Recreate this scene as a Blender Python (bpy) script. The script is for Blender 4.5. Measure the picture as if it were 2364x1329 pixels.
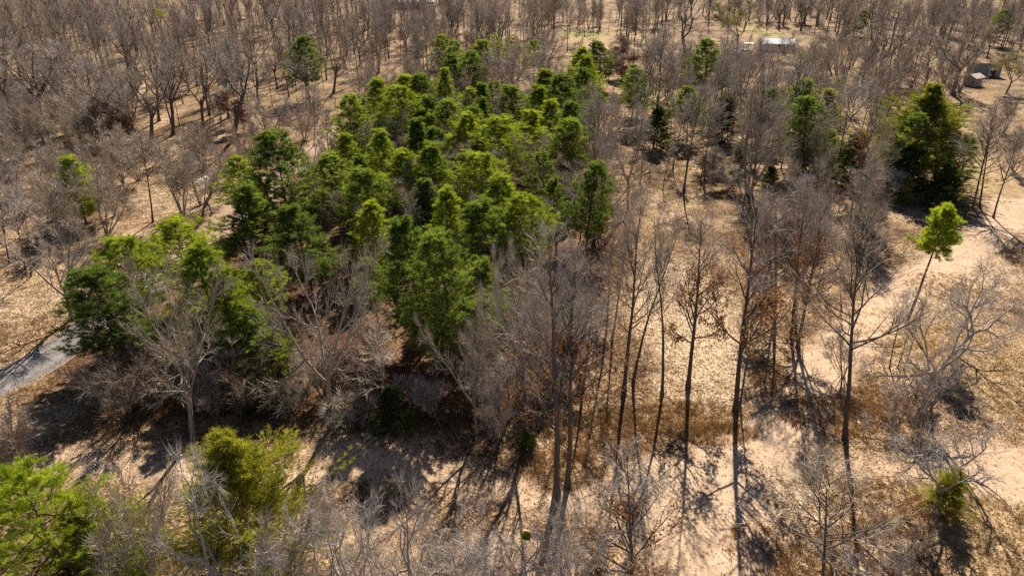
import bpy, math, random
import numpy as np
from mathutils import Vector

# ------------------------------------------------------------------ camera, sky, sun, exposure
for o in list(bpy.data.objects):
    bpy.data.objects.remove(o, do_unlink=True)
sc = bpy.context.scene
COL = sc.collection
R = math.radians
CAM_H, PITCH, FPX, CX, CY = 32.0, R(28.0), 1577.0, 1182.0, 664.5
cam_data = bpy.data.cameras.new('camera')
cam_data.sensor_fit = 'HORIZONTAL'
cam_data.angle = 2 * math.atan(1182.0 / FPX)
cam_data.clip_start, cam_data.clip_end = 0.5, 5000
cam = bpy.data.objects.new('camera', cam_data)
COL.objects.link(cam)
cam.location = (0, 0, CAM_H)
cam.rotation_euler = (R(90) - PITCH, 0, 0)
sc.camera = cam

SUN_AZ, SUN_EL = R(12), R(40)
world = bpy.data.worlds.new('World')
sc.world = world
world.use_nodes = True
wn = world.node_tree
sky = wn.nodes.new('ShaderNodeTexSky')
sky.sky_type = 'NISHITA'
sky.sun_disc = False
sky.sun_elevation = SUN_EL
sky.sun_rotation = SUN_AZ
sky.air_density = 0.6
sky.dust_density = 0.1
sky.ozone_density = 1.5
bg = wn.nodes['Background']
bg.inputs['Strength'].default_value = 0.05
wn.links.new(sky.outputs[0], bg.inputs['Color'])
sun_data = bpy.data.lights.new('sun', 'SUN')
sun_data.energy = 5.0
sun_data.angle = R(0.5)
sun_data.color = (1.0, 0.90, 0.77)
sun = bpy.data.objects.new('sun', sun_data)
COL.objects.link(sun)
sdir = Vector((math.sin(SUN_AZ) * math.cos(SUN_EL), math.cos(SUN_AZ) * math.cos(SUN_EL), math.sin(SUN_EL)))
sun.rotation_euler = sdir.to_track_quat('Z', 'Y').to_euler()
sun.location = (40, 150, 120)
sc.view_settings.view_transform = 'Standard'
sc.view_settings.look = 'None'
sc.view_settings.gamma = 1
sc.view_settings.use_curve_mapping = False
sc.view_settings.exposure = 1.1
sc.render.engine = 'CYCLES'
sc.cycles.use_denoising = False
sc.cycles.max_bounces = 5
sc.cycles.diffuse_bounces = 3
sc.cycles.transmission_bounces = 3
sc.cycles.glossy_bounces = 1
sc.render.filter_size = 1.15

rng = np.random.default_rng(7)
UP = np.array([0., 0., 1.])

# ------------------------------------------------------------------ photo pixel <-> place
def ray(px, py):
    u = (px - CX) / FPX
    v = (CY - py) / FPX
    return u, math.cos(PITCH) + v * math.sin(PITCH), -math.sin(PITCH) + v * math.cos(PITCH)

def at(px, py, z=0.0):
    dx, dy, dz = ray(px, py)
    t = (z - CAM_H) / dz
    return np.array([dx * t, dy * t])

def project(P):
    """world xyz (N,3) -> photo pixels"""
    P = np.asarray(P, float)
    c, s = math.cos(PITCH), math.sin(PITCH)
    y, z = P[..., 1], P[..., 2] - CAM_H
    f = y * c - z * s
    v = y * s + z * c
    f = np.where(f < 0.1, 0.1, f)
    return CX + FPX * P[..., 0] / f, CY - FPX * v / f

def base_top(bx, by, tx, ty):
    """base pixel on the ground and top pixel of an upright thing -> x, y, height, lean"""
    x, y = at(bx, by)
    dx, dy, dz = ray(tx, ty)
    k = y / dy
    h = CAM_H + dz * k
    return x, y, h, (dx * k - x) / max(h, .1)

def px_size(y, h, w):
    d = y * math.cos(PITCH) + (CAM_H - h) * math.sin(PITCH)
    return w * d / FPX

# ------------------------------------------------------------------ terrain height
def ground_z(x, y):
    x = np.asarray(x, float); y = np.asarray(y, float)
    z = .18 * np.sin(x * .11 + 1.3) * np.cos(y * .093 + .4) + .07 * np.sin(x * .31 + y * .22) + .05 * np.sin(x * .53 - y * .47 + 2)
    m = at(850, 1035)
    z = z + .55 * np.exp(-(((x - m[0]) / 3.2) ** 2 + ((y - m[1]) / 1.6) ** 2))
    m = at(905, 990)
    z = z + .35 * np.exp(-(((x - m[0]) / 2.0) ** 2 + ((y - m[1]) / 1.3) ** 2))
    return z * np.clip((y + 20) / 40, 0, 1)

# ------------------------------------------------------------------ materials
def new_mat(name):
    m = bpy.data.materials.new(name)
    m.use_nodes = True
    nt = m.node_tree
    nt.nodes.clear()
    out = nt.nodes.new('ShaderNodeOutputMaterial')
    return m, nt, out

def N(nt, kind, **kw):
    n = nt.nodes.new(kind)
    for k, v in kw.items():
        if k in n.inputs.keys():
            n.inputs[k].default_value = v
        else:
            setattr(n, k, v)
    return n

def ramp(nt, stops, interp='LINEAR'):
    r = nt.nodes.new('ShaderNodeValToRGB')
    r.color_ramp.interpolation = interp
    e = r.color_ramp.elements
    while len(e) > 1:
        e.remove(e[-1])
    e[0].position, e[0].color = stops[0][0], (*stops[0][1], 1)
    for p, c in stops[1:]:
        k = e.new(p)
        k.color = (*c, 1)
    return r

def mixc(nt, a, b, f, blend='MIX'):
    m = nt.nodes.new('ShaderNodeMix')
    m.data_type = 'RGBA'
    m.blend_type = blend
    for sock, v in ((m.inputs[6], a), (m.inputs[7], b), (m.inputs[0], f)):
        if isinstance(v, bpy.types.NodeSocket):
            nt.links.new(v, sock)
        elif isinstance(v, (int, float)):
            sock.default_value = v
        else:
            sock.default_value = (*v, 1)
    return m.outputs[2]

def math_n(nt, op, a, b=None, clamp=False):
    m = nt.nodes.new('ShaderNodeMath')
    m.operation = op
    m.use_clamp = clamp
    for i, v in enumerate((a, b)):
        if v is None:
            continue
        if isinstance(v, bpy.types.NodeSocket):
            nt.links.new(v, m.inputs[i])
        else:
            m.inputs[i].default_value = v
    return m.outputs[0]

def bark_mat(name, c1, c2, var=.35, rough=.9):
    """bark: object-wide random shade between two colours, streaks along the stem"""
    m, nt, out = new_mat(name)
    oi = N(nt, 'ShaderNodeObjectInfo')
    tc = N(nt, 'ShaderNodeTexCoord')
    mp = N(nt, 'ShaderNodeMapping')
    mp.inputs['Scale'].default_value = (9, 9, 2.2)
    nt.links.new(tc.outputs['Object'], mp.inputs[0])
    nz = N(nt, 'ShaderNodeTexNoise', Scale=1.0, Detail=3.0)
    nt.links.new(mp.outputs[0], nz.inputs[0])
    f = math_n(nt, 'ADD', math_n(nt, 'MULTIPLY', oi.outputs['Random'], .6), math_n(nt, 'MULTIPLY', math_n(nt, 'SUBTRACT', nz.outputs[0], .3), 1.0), True)
    c = mixc(nt, c1, c2, f)
    d = N(nt, 'ShaderNodeBsdfPrincipled', Roughness=rough)
    d.inputs['Specular IOR Level'].default_value = .25
    nt.links.new(c, d.inputs['Base Color'])
    bp = N(nt, 'ShaderNodeBump', Strength=.5, Distance=.03)
    nt.links.new(nz.outputs[0], bp.inputs['Height'])
    nt.links.new(bp.outputs[0], d.inputs['Normal'])
    nt.links.new(d.outputs[0], out.inputs[0])
    return m

def leaf_mat(name, stops, trans=.4, objvar=.38):
    """leaves: shade by the 'tint' stored on each tuft and by the object, light passing through"""
    m, nt, out = new_mat(name)
    a = N(nt, 'ShaderNodeAttribute', attribute_name='tint')
    oi = N(nt, 'ShaderNodeObjectInfo')
    f = math_n(nt, 'ADD', math_n(nt, 'MULTIPLY', a.outputs['Fac'], 1 - objvar), math_n(nt, 'MULTIPLY', oi.outputs['Random'], objvar), True)
    r = ramp(nt, stops)
    nt.links.new(f, r.inputs[0])
    d = N(nt, 'ShaderNodeBsdfDiffuse')
    t = N(nt, 'ShaderNodeBsdfTranslucent')
    nt.links.new(r.outputs[0], d.inputs[0])
    nt.links.new(mixc(nt, r.outputs[0], (1.25, 1.2, .75), 1.0, 'MULTIPLY'), t.inputs[0])
    mx = N(nt, 'ShaderNodeMixShader')
    mx.inputs[0].default_value = trans
    nt.links.new(d.outputs[0], mx.inputs[1])
    nt.links.new(t.outputs[0], mx.inputs[2])
    nt.links.new(mx.outputs[0], out.inputs[0])
    return m

def plain_mat(name, c, rough=.7, metal=0.0, noise=.15, scale=3.0):
    m, nt, out = new_mat(name)
    tc = N(nt, 'ShaderNodeTexCoord')
    nz = N(nt, 'ShaderNodeTexNoise', Scale=scale, Detail=4.0)
    nt.links.new(tc.outputs['Object'], nz.inputs[0])
    col = mixc(nt, tuple(x * (1 - noise) for x in c), tuple(min(1, x * (1 + noise)) for x in c), nz.outputs[0])
    d = N(nt, 'ShaderNodeBsdfPrincipled', Roughness=rough, Metallic=metal)
    nt.links.new(col, d.inputs['Base Color'])
    nt.links.new(d.outputs[0], out.inputs[0])
    return m

M = {}
M['bark_dark'] = bark_mat('bark_dark', (.065, .048, .037), (.16, .125, .10))
M['bark_grey'] = bark_mat('bark_grey', (.19, .155, .125), (.36, .31, .255))
M['bark_pine'] = bark_mat('bark_pine', (.09, .055, .036), (.19, .12, .08))
M['bark_pale'] = bark_mat('bark_pale', (.24, .205, .175), (.46, .41, .36))
M['twig_dark'] = bark_mat('twig_dark', (.15, .11, .08), (.28, .215, .16))
M['twig_pale'] = bark_mat('twig_pale', (.42, .365, .32), (.62, .55, .49))
M['twig_grey'] = bark_mat('twig_grey', (.33, .265, .195), (.50, .42, .33))
M['twig_brown'] = bark_mat('twig_brown', (.33, .275, .23), (.51, .44, .38))
M['twig_plum'] = bark_mat('twig_plum', (.335, .27, .215), (.505, .425, .35))
M['needle'] = leaf_mat('pine_needle', [(0, (.06, .10, .034)), (.4, (.14, .20, .046)), (.75, (.25, .315, .06)), (1, (.39, .43, .08))], .55)
M['needle_gold'] = leaf_mat('pine_needle_gold', [(0, (.10, .145, .03)), (.4, (.22, .285, .038)), (.75, (.36, .42, .05)), (1, (.52, .54, .07))], .55)
M['needle_bright'] = leaf_mat('pine_needle_bright', [(0, (.13, .19, .025)), (.5, (.31, .40, .035)), (1, (.56, .60, .06))], .6)
M['cedar'] = leaf_mat('cedar_spray', [(0, (.11, .13, .03)), (.5, (.25, .265, .042)), (1, (.44, .42, .06))], .55)
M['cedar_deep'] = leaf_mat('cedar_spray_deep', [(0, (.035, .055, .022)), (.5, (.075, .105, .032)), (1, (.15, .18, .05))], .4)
M['shrub_green'] = leaf_mat('shrub_leaf', [(0, (.045, .075, .022)), (.5, (.09, .14, .03)), (1, (.18, .23, .05))], .4)
M['dead_leaf'] = leaf_mat('dead_leaf', [(0, (.11, .05, .025)), (.5, (.24, .12, .06)), (1, (.42, .26, .15))], .35)
M['rust_leaf'] = leaf_mat('rust_leaf', [(0, (.13, .05, .022)), (.5, (.26, .11, .045)), (1, (.38, .2, .1))], .35)
M['mistletoe'] = leaf_mat('mistletoe_leaf', [(0, (.15, .18, .02)), (1, (.38, .36, .03))], .4)
M['weed'] = leaf_mat('dead_weed', [(0, (.16, .085, .04)), (.5, (.31, .19, .10)), (1, (.47, .33, .2))], .35)
M['straw'] = leaf_mat('straw', [(0, (.22, .13, .06)), (.5, (.40, .27, .13)), (1, (.58, .44, .24))], .3)
M['bud'] = leaf_mat('budding_leaf', [(0, (.22, .22, .03)), (1, (.45, .40, .05))], .4)

# ------------------------------------------------------------------ mesh building
class MB:
    def __init__(self):
        self.v, self.n = [], 0
        self.q, self.t = [], []          # quads / tris with material index
        self.tint = []
    def verts(self, a, tint=.5):
        a = np.asarray(a, np.float32).reshape(-1, 3)
        s = self.n
        self.v.append(a)
        self.n += len(a)
        self.tint.append(np.broadcast_to(np.asarray(tint, np.float32).reshape(-1), (len(a),)) if np.size(tint) in (1, len(a)) else np.full(len(a), .5, np.float32))
        return s
    def quads(self, idx, mat=0, smooth=True):
        self.q.append((np.asarray(idx, np.int32).reshape(-1, 4), mat, smooth))
    def tris(self, idx, mat=0, smooth=False):
        self.t.append((np.asarray(idx, np.int32).reshape(-1, 3), mat, smooth))
    def tubes(self, pts, rad, S, mat=0, g=rng):
        Nn, K, _ = pts.shape
        tan = np.empty_like(pts)
        tan[:, 1:-1] = pts[:, 2:] - pts[:, :-2]
        tan[:, 0] = pts[:, 1] - pts[:, 0]
        tan[:, -1] = pts[:, -1] - pts[:, -2]
        tan /= np.linalg.norm(tan, axis=2, keepdims=True) + 1e-9
        ref = g.normal(size=(Nn, 1, 3))
        n = ref - (ref * tan).sum(2, keepdims=True) * tan
        n /= np.linalg.norm(n, axis=2, keepdims=True) + 1e-9
        b = np.cross(tan, n)
        a = np.arange(S) * 2 * math.pi / S
        ring = np.cos(a)[None, None, :, None] * n[:, :, None] + np.sin(a)[None, None, :, None] * b[:, :, None]
        V = pts[:, :, None] + rad[:, :, None, None] * ring
        s = self.verts(V, .5)
        i = np.arange(Nn)[:, None, None] * K * S
        k = np.arange(K - 1)[None, :, None] * S
        j = np.arange(S)[None, None, :]
        j2 = (j + 1) % S
        self.quads(np.stack([s + i + k + j, s + i + k + j2, s + i + k + S + j2, s + i + k + S + j], -1), mat)
    def slivers(self, base, tip, width, tint=.5, mat=0, g=rng):
        """thin triangles from base to tip"""
        d = tip - base
        w = np.cross(d, g.normal(size=d.shape))
        w /= np.linalg.norm(w, axis=1, keepdims=True) + 1e-9
        w *= (np.asarray(width).reshape(-1, 1) * .5)
        V = np.stack([base - w, base + w, tip], 1)
        s = self.verts(V, np.repeat(np.broadcast_to(np.asarray(tint, np.float32), (len(base),)), 3))
        self.tris(s + np.arange(len(base) * 3).reshape(-1, 3), mat)
    def leaves(self, pos, size, tint, mat=0, g=rng, flat=0.0):
        """folded leaves: two triangles each"""
        n = len(pos)
        a = g.normal(size=(n, 3)); a[:, 2] *= (1 - flat)
        a /= np.linalg.norm(a, axis=1, keepdims=True)
        b = np.cross(a, g.normal(size=(n, 3)) * np.array([1 - flat, 1 - flat, 1]))
        b /= np.linalg.norm(b, axis=1, keepdims=True) + 1e-9
        c = np.cross(a, b)
        s_ = np.asarray(size).reshape(-1, 1)
        V = np.stack([pos - a * s_ * .5, pos + b * s_ * .32 + c * s_ * .12, pos + a * s_ * .5, pos - b * s_ * .32 + c * s_ * .12], 1)
        s = self.verts(V, np.repeat(np.broadcast_to(np.asarray(tint, np.float32), (n,)), 4))
        i = s + np.arange(n)[:, None] * 4
        self.tris(np.concatenate([i + [0, 1, 2], i + [0, 2, 3]], 0), mat)
    def box(self, lo, hi, mat=0):
        x0, y0, z0 = lo; x1, y1, z1 = hi
        s = self.verts([(x0, y0, z0), (x1, y0, z0), (x1, y1, z0), (x0, y1, z0), (x0, y0, z1), (x1, y0, z1), (x1, y1, z1), (x0, y1, z1)])
        self.quads(np.array([(0, 3, 2, 1), (4, 5, 6, 7), (0, 1, 5, 4), (1, 2, 6, 5), (2, 3, 7, 6), (3, 0, 4, 7)]) + s, mat, False)
    def poly_prism(self, prof, x0, x1, mat=0):
        """profile in (y,z) extruded along x"""
        n = len(prof)
        s = self.verts([(x0, p[0], p[1]) for p in prof] + [(x1, p[0], p[1]) for p in prof])
        for i in range(n):
            j = (i + 1) % n
            self.quads([[s + i, s + j, s + n + j, s + n + i]], mat, False)
        for i in range(1, n - 1):
            self.tris([[s, s + i + 1, s + i], [s + n, s + n + i, s + n + i + 1]], mat)
    def mesh(self, name, mats, tint=False):
        me = bpy.data.meshes.new(name)
        V = np.concatenate(self.v)
        lt, ls, mi, sm = [], [], [], []
        loops = []
        for arr, m_, s_ in self.q:
            loops.append(arr.ravel()); lt.append(np.full(len(arr), 4)); mi.append(np.full(len(arr), m_)); sm.append(np.full(len(arr), s_))
        for arr, m_, s_ in self.t:
            loops.append(arr.ravel()); lt.append(np.full(len(arr), 3)); mi.append(np.full(len(arr), m_)); sm.append(np.full(len(arr), s_))
        loops = np.concatenate(loops); lt = np.concatenate(lt)
        me.vertices.add(len(V)); me.vertices.foreach_set('co', V.ravel())
        me.loops.add(len(loops)); me.loops.foreach_set('vertex_index', loops.astype(np.int32))
        me.polygons.add(len(lt))
        me.polygons.foreach_set('loop_start', (np.cumsum(lt) - lt).astype(np.int32))
        me.polygons.foreach_set('material_index', np.concatenate(mi).astype(np.int32))
        me.polygons.foreach_set('use_smooth', np.concatenate(sm).astype(bool))
        for m_ in mats:
            me.materials.append(m_)
        if tint:
            at_ = me.attributes.new('tint', 'FLOAT', 'POINT')
            at_.data.foreach_set('value', np.concatenate(self.tint).astype(np.float32))
        me.update(calc_edges=True)
        return me

def unit(a):
    return a / (np.linalg.norm(a, axis=-1, keepdims=True) + 1e-9)

def grow(g, start, d, length, K, wig, up):
    n = len(start)
    P = np.empty((n, K, 3)); P[:, 0] = start
    step = (length / (K - 1)).reshape(-1, 1)
    d = unit(d)
    for k in range(1, K):
        P[:, k] = P[:, k - 1] + d * step
        d = unit(d + g.normal(size=d.shape) * wig + UP * up)
    return P

def along(P, t):
    """P (N,K,3), t (N,M) -> points and tangents (N*M,3)"""
    n, K, _ = P.shape
    f = np.clip(t, 0, .9999) * (K - 1)
    i = f.astype(int)
    w = (f - i)[..., None]
    r = np.arange(n)[:, None]
    a, b = P[r, i], P[r, i + 1]
    return (a + (b - a) * w).reshape(-1, 3), unit((b - a).reshape(-1, 3))

def side_dir(g, tan, ang):
    p = unit(np.cross(tan, g.normal(size=tan.shape)))
    return np.cos(ang)[:, None] * tan + np.sin(ang)[:, None] * p

def strat(g, n, m, lo, hi):
    return lo + (hi - lo) * (np.arange(m)[None] + g.random((n, m))) / m

def bare_tree(seed, H=14., r0=.2, t0=.35, nl=18, ll=.28, a_lo=30, a_hi=65, crook=.09, up=.06, n2=7, n3=7, n4=7,
              leaders=0, tf=.45, spread=(18, 38), stems=1, leaf=0, leaf_hi=.75, leaf_size=(.09, .16), leaf_lo=0.0, wig=.02, tw=.020, lead_len=1.0, tlen=1.0, lr=.58):
    g = np.random.default_rng(seed)
    trunk, crown, leafb = MB(), MB(), MB()
    def taper(n, K, ra, rb, flare=False):
        t = np.linspace(0, 1, K)[None]
        r = ra[:, None] * (1 - t) + rb[:, None] * t
        if flare:
            r[:, 0] *= 1.55
        return r
    if stems > 1:                                   # several stems from one root
        az = np.arange(stems) * 2.4 + g.random(stems)
        sp = np.radians(g.uniform(spread[0], spread[1], stems))
        d = np.stack([np.cos(az) * np.sin(sp), np.sin(az) * np.sin(sp), np.cos(sp)], 1)
        st = np.zeros((stems, 3)); st[:, :2] = d[:, :2] * .25; st[:, 2] = -.15
        S = grow(g, st, d, H * g.uniform(.7, 1.02, stems), 10, wig * 2, .035)
        rr = r0 * g.uniform(.5, 1, stems)
        trunk.tubes(S, taper(stems, 10, rr, rr * .22, True), 6, 0, g)
        main, mrad = S, rr
        tl0 = t0
    elif leaders:
        T = grow(g, np.array([[0, 0, -.2]]), np.array([[0, 0, 1.]]), np.array([H * tf + .2]), 8, wig, .05)
        trunk.tubes(T, taper(1, 8, np.array([r0]), np.array([r0 * .72]), True), 9, 0, g)
        az = np.arange(leaders) * 2 * math.pi / leaders + g.uniform(-.5, .5, leaders)
        sp = np.radians(g.uniform(spread[0], spread[1], leaders))
        d = np.stack([np.cos(az) * np.sin(sp), np.sin(az) * np.sin(sp), np.cos(sp)], 1)
        st, _ = along(T, g.uniform(.72, 1., (1, leaders)))
        Ln = (H - st[:, 2]) * lead_len * g.uniform(.8, 1.05, leaders)
        S = grow(g, st, d, Ln, 9, crook * 1.3, .07)
        rr = r0 * g.uniform(.42, .62, leaders)
        trunk.tubes(S, taper(leaders, 9, rr, rr * .16), 6, 0, g)
        main, mrad = S, rr
        tl0 = .12
    else:
        T = grow(g, np.array([[0, 0, -.2]]), np.array([[0, 0, 1.]]), np.array([H + .1]), 14, wig, .06)
        trunk.tubes(T, taper(1, 14, np.array([r0]), np.array([r0 * .1]), True), 9, 0, g)
        main, mrad = T, np.array([r0])
        tl0 = t0
    ns = len(main)
    m1 = max(3, int(round(nl / ns)))
    t = strat(g, ns, m1, tl0, .98)
    p, tan = along(main, t)
    u = ((t - tl0) / (.98 - tl0)).ravel()
    prof = 1 - .72 * np.clip(u - .15, 0, 1) / .85
    prof *= .72 + .28 * np.clip(u / .12, 0, 1)
    L1 = ll * H * prof * g.uniform(.72, 1.15, len(u))
    if leaders or stems > 1:
        L1 *= .85
    ang = np.radians(a_hi + (a_lo - a_hi) * u + g.normal(size=len(u)) * 7)
    d = side_dir(g, tan, ang)
    B1 = grow(g, p, d, L1, 7, crook, up)
    r1 = np.repeat(mrad, m1) * (1 - t.ravel() * .82) * lr
    r1 = np.clip(r1, .012, None)
    crown.tubes(B1, taper(len(p), 7, r1, r1 * .22), 5, 0, g)
    def level(P, L, rad, m, lo, frac, K, S, crk, up_, amin=28, amax=62):
        t = strat(g, len(P), m, lo, .99)
        p, tan = along(P, t)
        tt = t.ravel()
        Lc = np.repeat(L, m) * frac * (1.15 - .65 * tt) * g.uniform(.6, 1.25, len(tt)) + .12
        d = side_dir(g, tan, np.radians(g.uniform(amin, amax, len(tt))))
        C = grow(g, p, d, Lc, K, crk, up_)
        r = np.clip(np.repeat(rad, m) * (1 - .75 * tt) * .66, .0095, None)
        return C, Lc, r
    B2, L2, r2 = level(B1, L1, r1, n2, .18, .55, 5, 4, crook * 1.15, up * .9, 20, 48)
    crown.tubes(B2, taper(len(B2), 5, r2, r2 * .3), 4, 0, g)
    B3, L3, r3 = level(B2, L2, np.minimum(r2, .02), n3, .12, .62, 4, 3, crook * 1.0, up * .8, 12, 36)
    crown.tubes(B3, taper(len(B3), 4, r3, r3 * .35), 3, 1, g)
    t = strat(g, len(B3), n4, .1, 1.)
    p, tan = along(B3, t)
    tip = p + side_dir(g, tan, np.radians(g.uniform(8, 32, len(p)))) * (g.uniform(.35, .95, len(p)) * tlen)[:, None] + UP * .06
    crown.slivers(p, tip, tw, .5, 1, g)
    if leaf:
        allp, _ = along(B3, g.random((len(B3), 3)))
        z = allp[:, 2]
        ok = np.where((z < H * leaf_hi) & (z > H * leaf_lo))[0]
        keys = g.normal(size=(60, 3)) * np.array([H * .22, H * .22, H * .25]) + np.array([0, 0, H * .5])
        dist = np.min(np.linalg.norm(allp[ok][:, None] - keys[None], axis=2), axis=1)
        pr = np.exp(-(dist / (.07 * H)) ** 2) + .12
        ch = g.choice(ok, size=leaf, p=pr / pr.sum())
        pos = allp[ch] + g.normal(size=(leaf, 3)) * .12
        leafb.leaves(pos, g.uniform(leaf_size[0], leaf_size[1], leaf), g.random(leaf), 0, g)
    rr = np.percentile(np.hypot(B3[..., 0].ravel(), B3[..., 1].ravel()), 93)
    top = np.percentile(B3[..., 2], 99.5)
    return dict(trunk=trunk, crown=crown, leaf=leafb if leaf else None, R=rr, H=top)

def tuft_block(mb, g, pos, axis, n, ln, wd, spread, tint, mat=0):
    m = len(pos)
    d = unit(np.repeat(axis, n, 0) + g.normal(size=(m * n, 3)) * spread)
    b = np.repeat(pos, n, 0) + g.normal(size=(m * n, 3)) * .035
    tip = b + d * g.uniform(ln * .7, ln * 1.15, m * n)[:, None]
    mb.slivers(b, tip, wd, np.clip(np.repeat(tint, n) + g.normal(size=m * n) * .08, 0, 1), mat, g)

def pine_tree(seed, H=11., Rr=2.3, t0=.3, nb=70, r0=.16, sub=7, nt=13, ln=.30, wd=.038, round_=.6, low=.6, lean_up=.10, dead=10):
    g = np.random.default_rng(seed)
    trunk, crown, br = MB(), MB(), MB()
    T = grow(g, np.array([[0, 0, -.2]]), np.array([[0, 0, 1.]]), np.array([H]), 12, .022, .08)
    tt = np.linspace(0, 1, 12)[None]
    rad = r0 * (1 - tt * .86)
    rad[:, 0] *= 1.4
    trunk.tubes(T, rad, 8, 0, g)
    u = (np.arange(nb) + g.random(nb)) / nb
    u = np.sort(u) ** 1.35
    p, tan = along(T, (t0 + (1 - t0) * u * .985)[None])
    L = Rr * np.clip((1 - u) ** round_, .2, 1) * np.clip(low + 2.2 * u, 0, 1) * g.uniform(.45, 1.18, nb)
    lob = 1 + .22 * np.sin(np.arange(nb) * 2.399963 * 3 + g.uniform(0, 6)) * g.random()
    L *= lob
    az = np.arange(nb) * 2.399963 + g.normal(size=nb) * .25
    el = np.radians(4 + 30 * u ** 1.5 + g.normal(size=nb) * 13)
    d = np.stack([np.cos(az) * np.cos(el), np.sin(az) * np.cos(el), np.sin(el)], 1)
    B = grow(g, p, d, L, 6, .06, lean_up)
    rb = np.clip(.018 * L + .008, .012, .06)
    br.tubes(B, rb[:, None] * (1 - .75 * np.linspace(0, 1, 6)[None]), 3, 0, g)
    t = strat(g, nb, sub, .28, 1.)
    q, tn = along(B, t)
    Ls = np.repeat(L, sub) * .34 * (1.25 - .7 * t.ravel()) * g.uniform(.6, 1.2, nb * sub) + .16
    ds = side_dir(g, tn, np.radians(g.uniform(25, 60, nb * sub)))
    ds[:, 2] = ds[:, 2] * .8 + .22
    C = grow(g, q, ds, Ls, 4, .07, .11)
    br.tubes(C, np.broadcast_to(np.array([.012, .010, .008, .005])[None], (len(C), 4)), 3, 0, g)
    btint = np.repeat(np.clip(g.normal(.5, .16, nb), 0, 1), sub)
    pos, ax, ti = [], [], []
    for s_, k in ((.65, .85), (1.0, 1.0)):
        a, b = along(C, np.full((len(C), 1), s_))
        pos.append(a); ax.append(unit(b * .9 + UP * .35 + g.normal(size=b.shape) * .25)); ti.append(np.clip(btint + g.normal(size=len(a)) * .13, 0, 1))
    a, b = along(B, np.full((nb, 1), 1.0))
    pos.append(a); ax.append(unit(b + UP * .5)); ti.append(np.clip(g.normal(.55, .15, nb), 0, 1))
    tuft_block(crown, g, np.concatenate(pos), np.concatenate(ax), nt, ln, wd, .62, np.concatenate(ti))
    if dead:                                        # dead branch stubs under the crown
        td = g.uniform(t0 * .35, max(t0, .2), (1, dead))
        pd, _ = along(T, td)
        az = g.uniform(0, 6.28, dead)
        dd = np.stack([np.cos(az), np.sin(az), g.uniform(-.25, .25, dead)], 1)
        D = grow(g, pd, dd, g.uniform(.25, .75, dead) * Rr * .8, 5, .12, -.01)
        br.tubes(D, .018 * (1 - .7 * np.linspace(0, 1, 5)[None]) * np.ones((dead, 1)), 3, 0, g)
    return dict(trunk=trunk, crown=crown, branch=br, R=np.percentile(np.hypot(np.concatenate(pos)[:, 0], np.concatenate(pos)[:, 1]), 93), H=H)

def cedar_tree(seed, H=8., Rr=2.0, nb=130, sub=8, nt=11, ln=.22, wd=.032, shape=.8, t0=.04):
    g = np.random.default_rng(seed)
    trunk, crown, br = MB(), MB(), MB()
    T = grow(g, np.array([[0, 0, -.2]]), np.array([[0, 0, 1.]]), np.array([H]), 10, .02, .08)
    trunk.tubes(T, .13 * (H / 8) * (1 - .9 * np.linspace(0, 1, 10)[None]), 7, 0, g)
    u = np.sort((np.arange(nb) + g.random(nb)) / nb)
    p, tan = along(T, (t0 + (1 - t0) * u * .98)[None])
    L = Rr * np.clip((1 - u) ** shape, .1, 1) * g.uniform(.5, 1.25, nb) * (1 + .3 * np.sin(np.arange(nb) * 2.399963 * 2 + u * 9))
    az = np.arange(nb) * 2.399963 + g.normal(size=nb) * .3
    el = np.radians(18 + 40 * u + g.normal(size=nb) * 10)
    d = np.stack([np.cos(az) * np.cos(el), np.sin(az) * np.cos(el), np.sin(el)], 1)
    B = grow(g, p, d, L, 6, .08, .05)
    br.tubes(B, np.clip(.012 * L, .008, .03)[:, None] * (1 - .7 * np.linspace(0, 1, 6)[None]), 3, 0, g)
    t = strat(g, nb, sub, .22, 1.)
    q, tn = along(B, t)
    Ls = np.repeat(L, sub) * .3 * (1.25 - .75 * t.ravel()) + .12
    ds = side_dir(g, tn, np.radians(g.uniform(20, 50, nb * sub)))
    C = grow(g, q, ds, Ls, 4, .08, .06)
    bt = np.repeat(np.clip(g.normal(.5, .18, nb), 0, 1), sub)
    pos, ax, ti = [], [], []
    for s_ in (.3, .65, 1.0):
        a, b = along(C, np.full((len(C), 1), s_))
        pos.append(a); ax.append(unit(b + UP * .35)); ti.append(np.clip(bt + g.normal(size=len(a)) * .12, 0, 1))
    P_ = np.concatenate(pos)
    tuft_block(crown, g, P_, np.concatenate(ax), nt, ln, wd, .42, np.concatenate(ti))
    return dict(trunk=trunk, crown=crown, branch=br, R=np.percentile(np.hypot(P_[:, 0], P_[:, 1]), 93), H=H)

# ------------------------------------------------------------------ things
def link(name, data, parent=None):
    o = bpy.data.objects.new(name, data)
    COL.objects.link(o)
    if parent:
        o.parent = parent
    return o

def tag(o, label=None, cat=None, group=None, kind=None):
    if label: o['label'] = label
    if cat: o['category'] = cat
    if group: o['group'] = group
    if kind: o['kind'] = kind
    return o

PROTO = {}
def proto(name, d, bark, twig=None, leafm=None, green=None, leafname='dead_foliage'):
    parts = []
    parts.append(('trunk', d['trunk'].mesh(name + '_trunk', [bark]), None))
    if green:                                       # evergreen: needles are the crown, its branches a sub-part
        parts.append(('crown', d['crown'].mesh(name + '_crown', [green], True), None))
        parts.append(('branchwork', d['branch'].mesh(name + '_branch', [bark]), 'crown'))
    else:
        parts.append(('crown', d['crown'].mesh(name + '_crown', [bark, twig]), None))
        if d.get('leaf'):
            parts.append((leafname, d['leaf'].mesh(name + '_leaf', [leafm], True), 'crown'))
    PROTO[name] = dict(parts=parts, R=d['R'], H=d['H'])

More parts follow.
